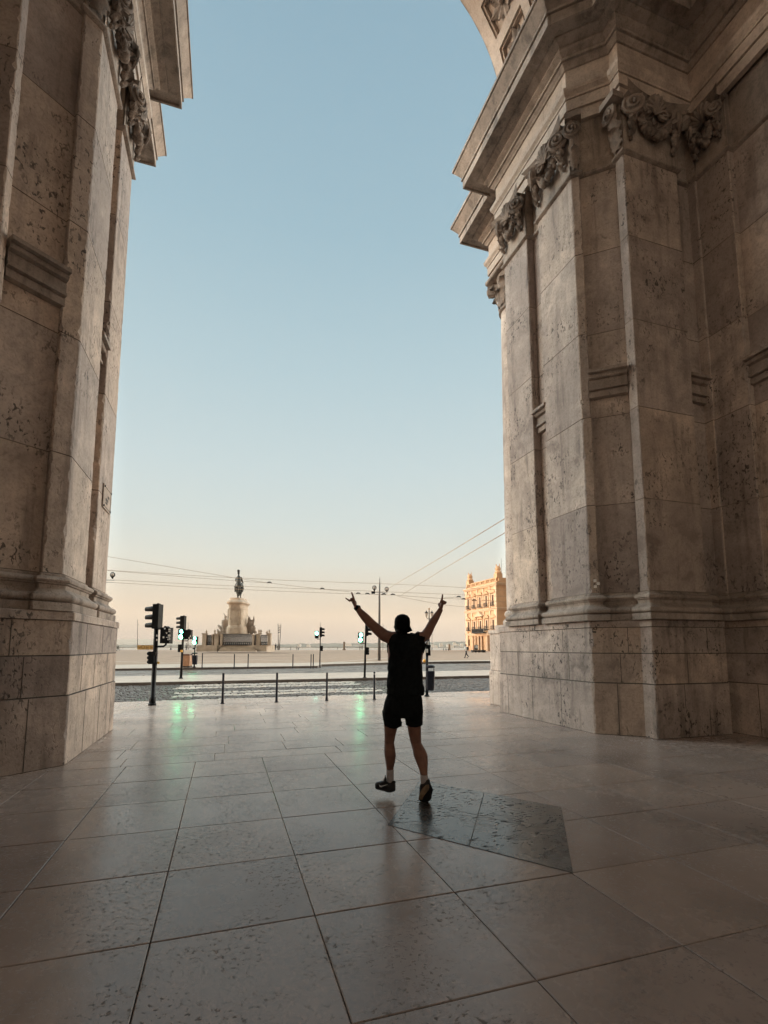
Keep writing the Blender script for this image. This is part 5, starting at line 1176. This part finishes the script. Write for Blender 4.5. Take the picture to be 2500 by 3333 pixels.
b = MB(); b.ell([(p4(865, 655, -.03), 40*u4, .08), (p4(862, 690, -.03), 44*u4, .08), (p4(880, 708, -.02), 30*u4, .06)], 10); b.build('hair', plain('dark_hair', (.015, .010, .008), .7), man, smooth=True)
# watch
b = MB(); c = p4(283, 345, -.01); ax = (p4(250, 322)-p4(320, 405)).normalized(); s_ = ax.orthogonal().normalized(); w_ = ax.cross(s_)
b.grid([[c-RT*16*u4+ax*h_+(s_*math.cos(q)+w_*math.sin(q))*40*u4 for q in [2*math.pi*k/20 for k in range(20)]] for h_ in (-.016, .016)], True); wt = b.build('wrist_watch', M['black_plastic'], man, smooth=True)
m_ = wt.modifiers.new('s', 'SOLIDIFY'); m_.thickness = .006; bake(wt)
b = MB(); q = p4(293, 337, -.01); b.tube([q-(RT*.4+UP*.4-FW*.6)*.005, q+(RT*.5+UP*.45-FW*.6)*.016], 25*u4, 14); b.build('watch_case', M['black_plastic'], wt)
# socks
b = MB(); b.ell([(p5(x, y, dd), w*u5, w*u5) for x, y, dd, w in ((497, 1236, .118, 68), (496, 1300, .13, 65), (497, 1420, .14, 66), (506, 1530, .15, 68))], 14); b.build('sock', M['sock'], man, smooth=True)
b = MB(); b.ell([(p5(x, y, dd), w*u5, w*u5) for x, y, dd, w in ((1108, 1335, -.14, 65), (1112, 1440, -.14, 63), (1118, 1500, -.135, 64), (1120, 1570, -.13, 66))], 14); b.build('sock', M['sock'], man, smooth=True)
# front shoe, side on, toe to the left
dl_ = DL-DB
b = MB(); rows = []
for x, yt, yb, th in ((592, 1470, 1625, 25), (560, 1445, 1640, 55), (500, 1480, 1655, 66), (440, 1455, 1650, 68), (380, 1440, 1628, 66), (310, 1462, 1612, 66), (255, 1468, 1600, 58), (228, 1500, 1580, 34)):
    rows.append((p5(x, (yt+yb)/2, dl_-.05+(592-x)*.0002), (yb-yt)/2*u5, th*u5))
b.grid([[c+UP*(a*math.sin(q))+(FW*.97-RT*.2)*(t_*math.cos(q)) for q in [2*math.pi*k/16 for k in range(16)]] for c, a, t_ in rows], True, cap0=True, cap1=True)
b.tube([p5(405, 1470, dl_-.05), p5(412, 1400, dl_-.05), p5(408, 1340, dl_-.05)], [34*u5, 18*u5, 10*u5], 8)
b.tube([p5(590, 1480, dl_-.05), p5(575, 1440, dl_-.05)], [16*u5, 10*u5], 8)
s1 = b.build('shoe', M['shoe'], man); remesh(s1, .006, 2)
b = MB(); rows = [[], []]
for x, y, w in ((300, 1515, 2), (312, 1540, 13), (340, 1548, 14), (380, 1535, 9), (420, 1522, 5), (452, 1514, 1.5)):
    o_ = dl_-.05+(592-x)*.0002-74*u5
    rows[0].append(p5(x, y-w, o_)); rows[1].append(p5(x, y+w, o_))
b.grid(rows); lg = b.build('side_mark', M['white_mark'], s1); m_ = lg.modifiers.new('s', 'SOLIDIFY'); m_.thickness = .004; bake(lg)
b = MB(); b.tube([p5(395, 1400, dl_-.09), p5(365, 1440, dl_-.09)], 7*u5, 6); b.build('lace', M['white_mark'], s1)
# rear shoe: heel up, sole turned to the camera
dr_ = DR-DB
SOLE = [(1165, 1475, -.045, 38), (1140, 1530, -.05, 70), (1135, 1600, -.05, 100), (1150, 1680, -.03, 118), (1135, 1760, -.012, 110), (1125, 1830, .01, 112), (1115, 1862, .03, 100), (1115, 1876, .05, 70)]
b = MB(); b.ell([(p5(x, y, dr_+dd+.035), w*u5, .042) for x, y, dd, w in SOLE], 18)
s2 = b.build('shoe', M['shoe'], man); remesh(s2, .006, 2)
b = MB(); rows = [[], [], []]
for x, y, dd, w in ((1165, 1600, -.05, 36), (1150, 1640, -.04, 60), (1125, 1690, -.03, 70), (1095, 1740, -.02, 56), (1065, 1790, -.005, 44), (1050, 1840, .012, 40), (1045, 1862, .025, 30)):
    for k, s in enumerate((-1, 0, 1)): rows[k].append(p5(x+w*s*.9, y, dr_+dd-.012-(.004 if k == 1 else 0)))
b.grid(rows); so_ = b.build('sole', M['sole'], s2, smooth=True); m_ = so_.modifiers.new('s', 'SOLIDIFY'); m_.thickness = .012; bake(so_)
# bring the lower toe exactly onto the paving
zmin = min(v.co.z for o_ in (s2, so_) for v in o_.data.vertices)
for o_ in (s2, so_):
    for v in o_.data.vertices: v.co.z += .008-zmin

# ------------------------------------------------------------------ morning haze over the river
m = bpy.data.materials.new('morning_haze'); m.use_nodes = True; nt = m.node_tree; nt.nodes.clear()
o_ = nt.nodes.new('ShaderNodeOutputMaterial'); v_ = nt.nodes.new('ShaderNodeVolumePrincipled'); nt.links.new(v_.outputs[0], o_.inputs['Volume'])
v_.inputs['Color'].default_value = (.82, .73, .64, 1); v_.inputs['Density'].default_value = .00005; v_.inputs['Anisotropy'].default_value = .2
b = MB(); b.box((0, 4900, 298), (21000, 10200, 608)); hz = b.build('haze', m); hz['kind'] = 'stuff'; hz.location.y = 0
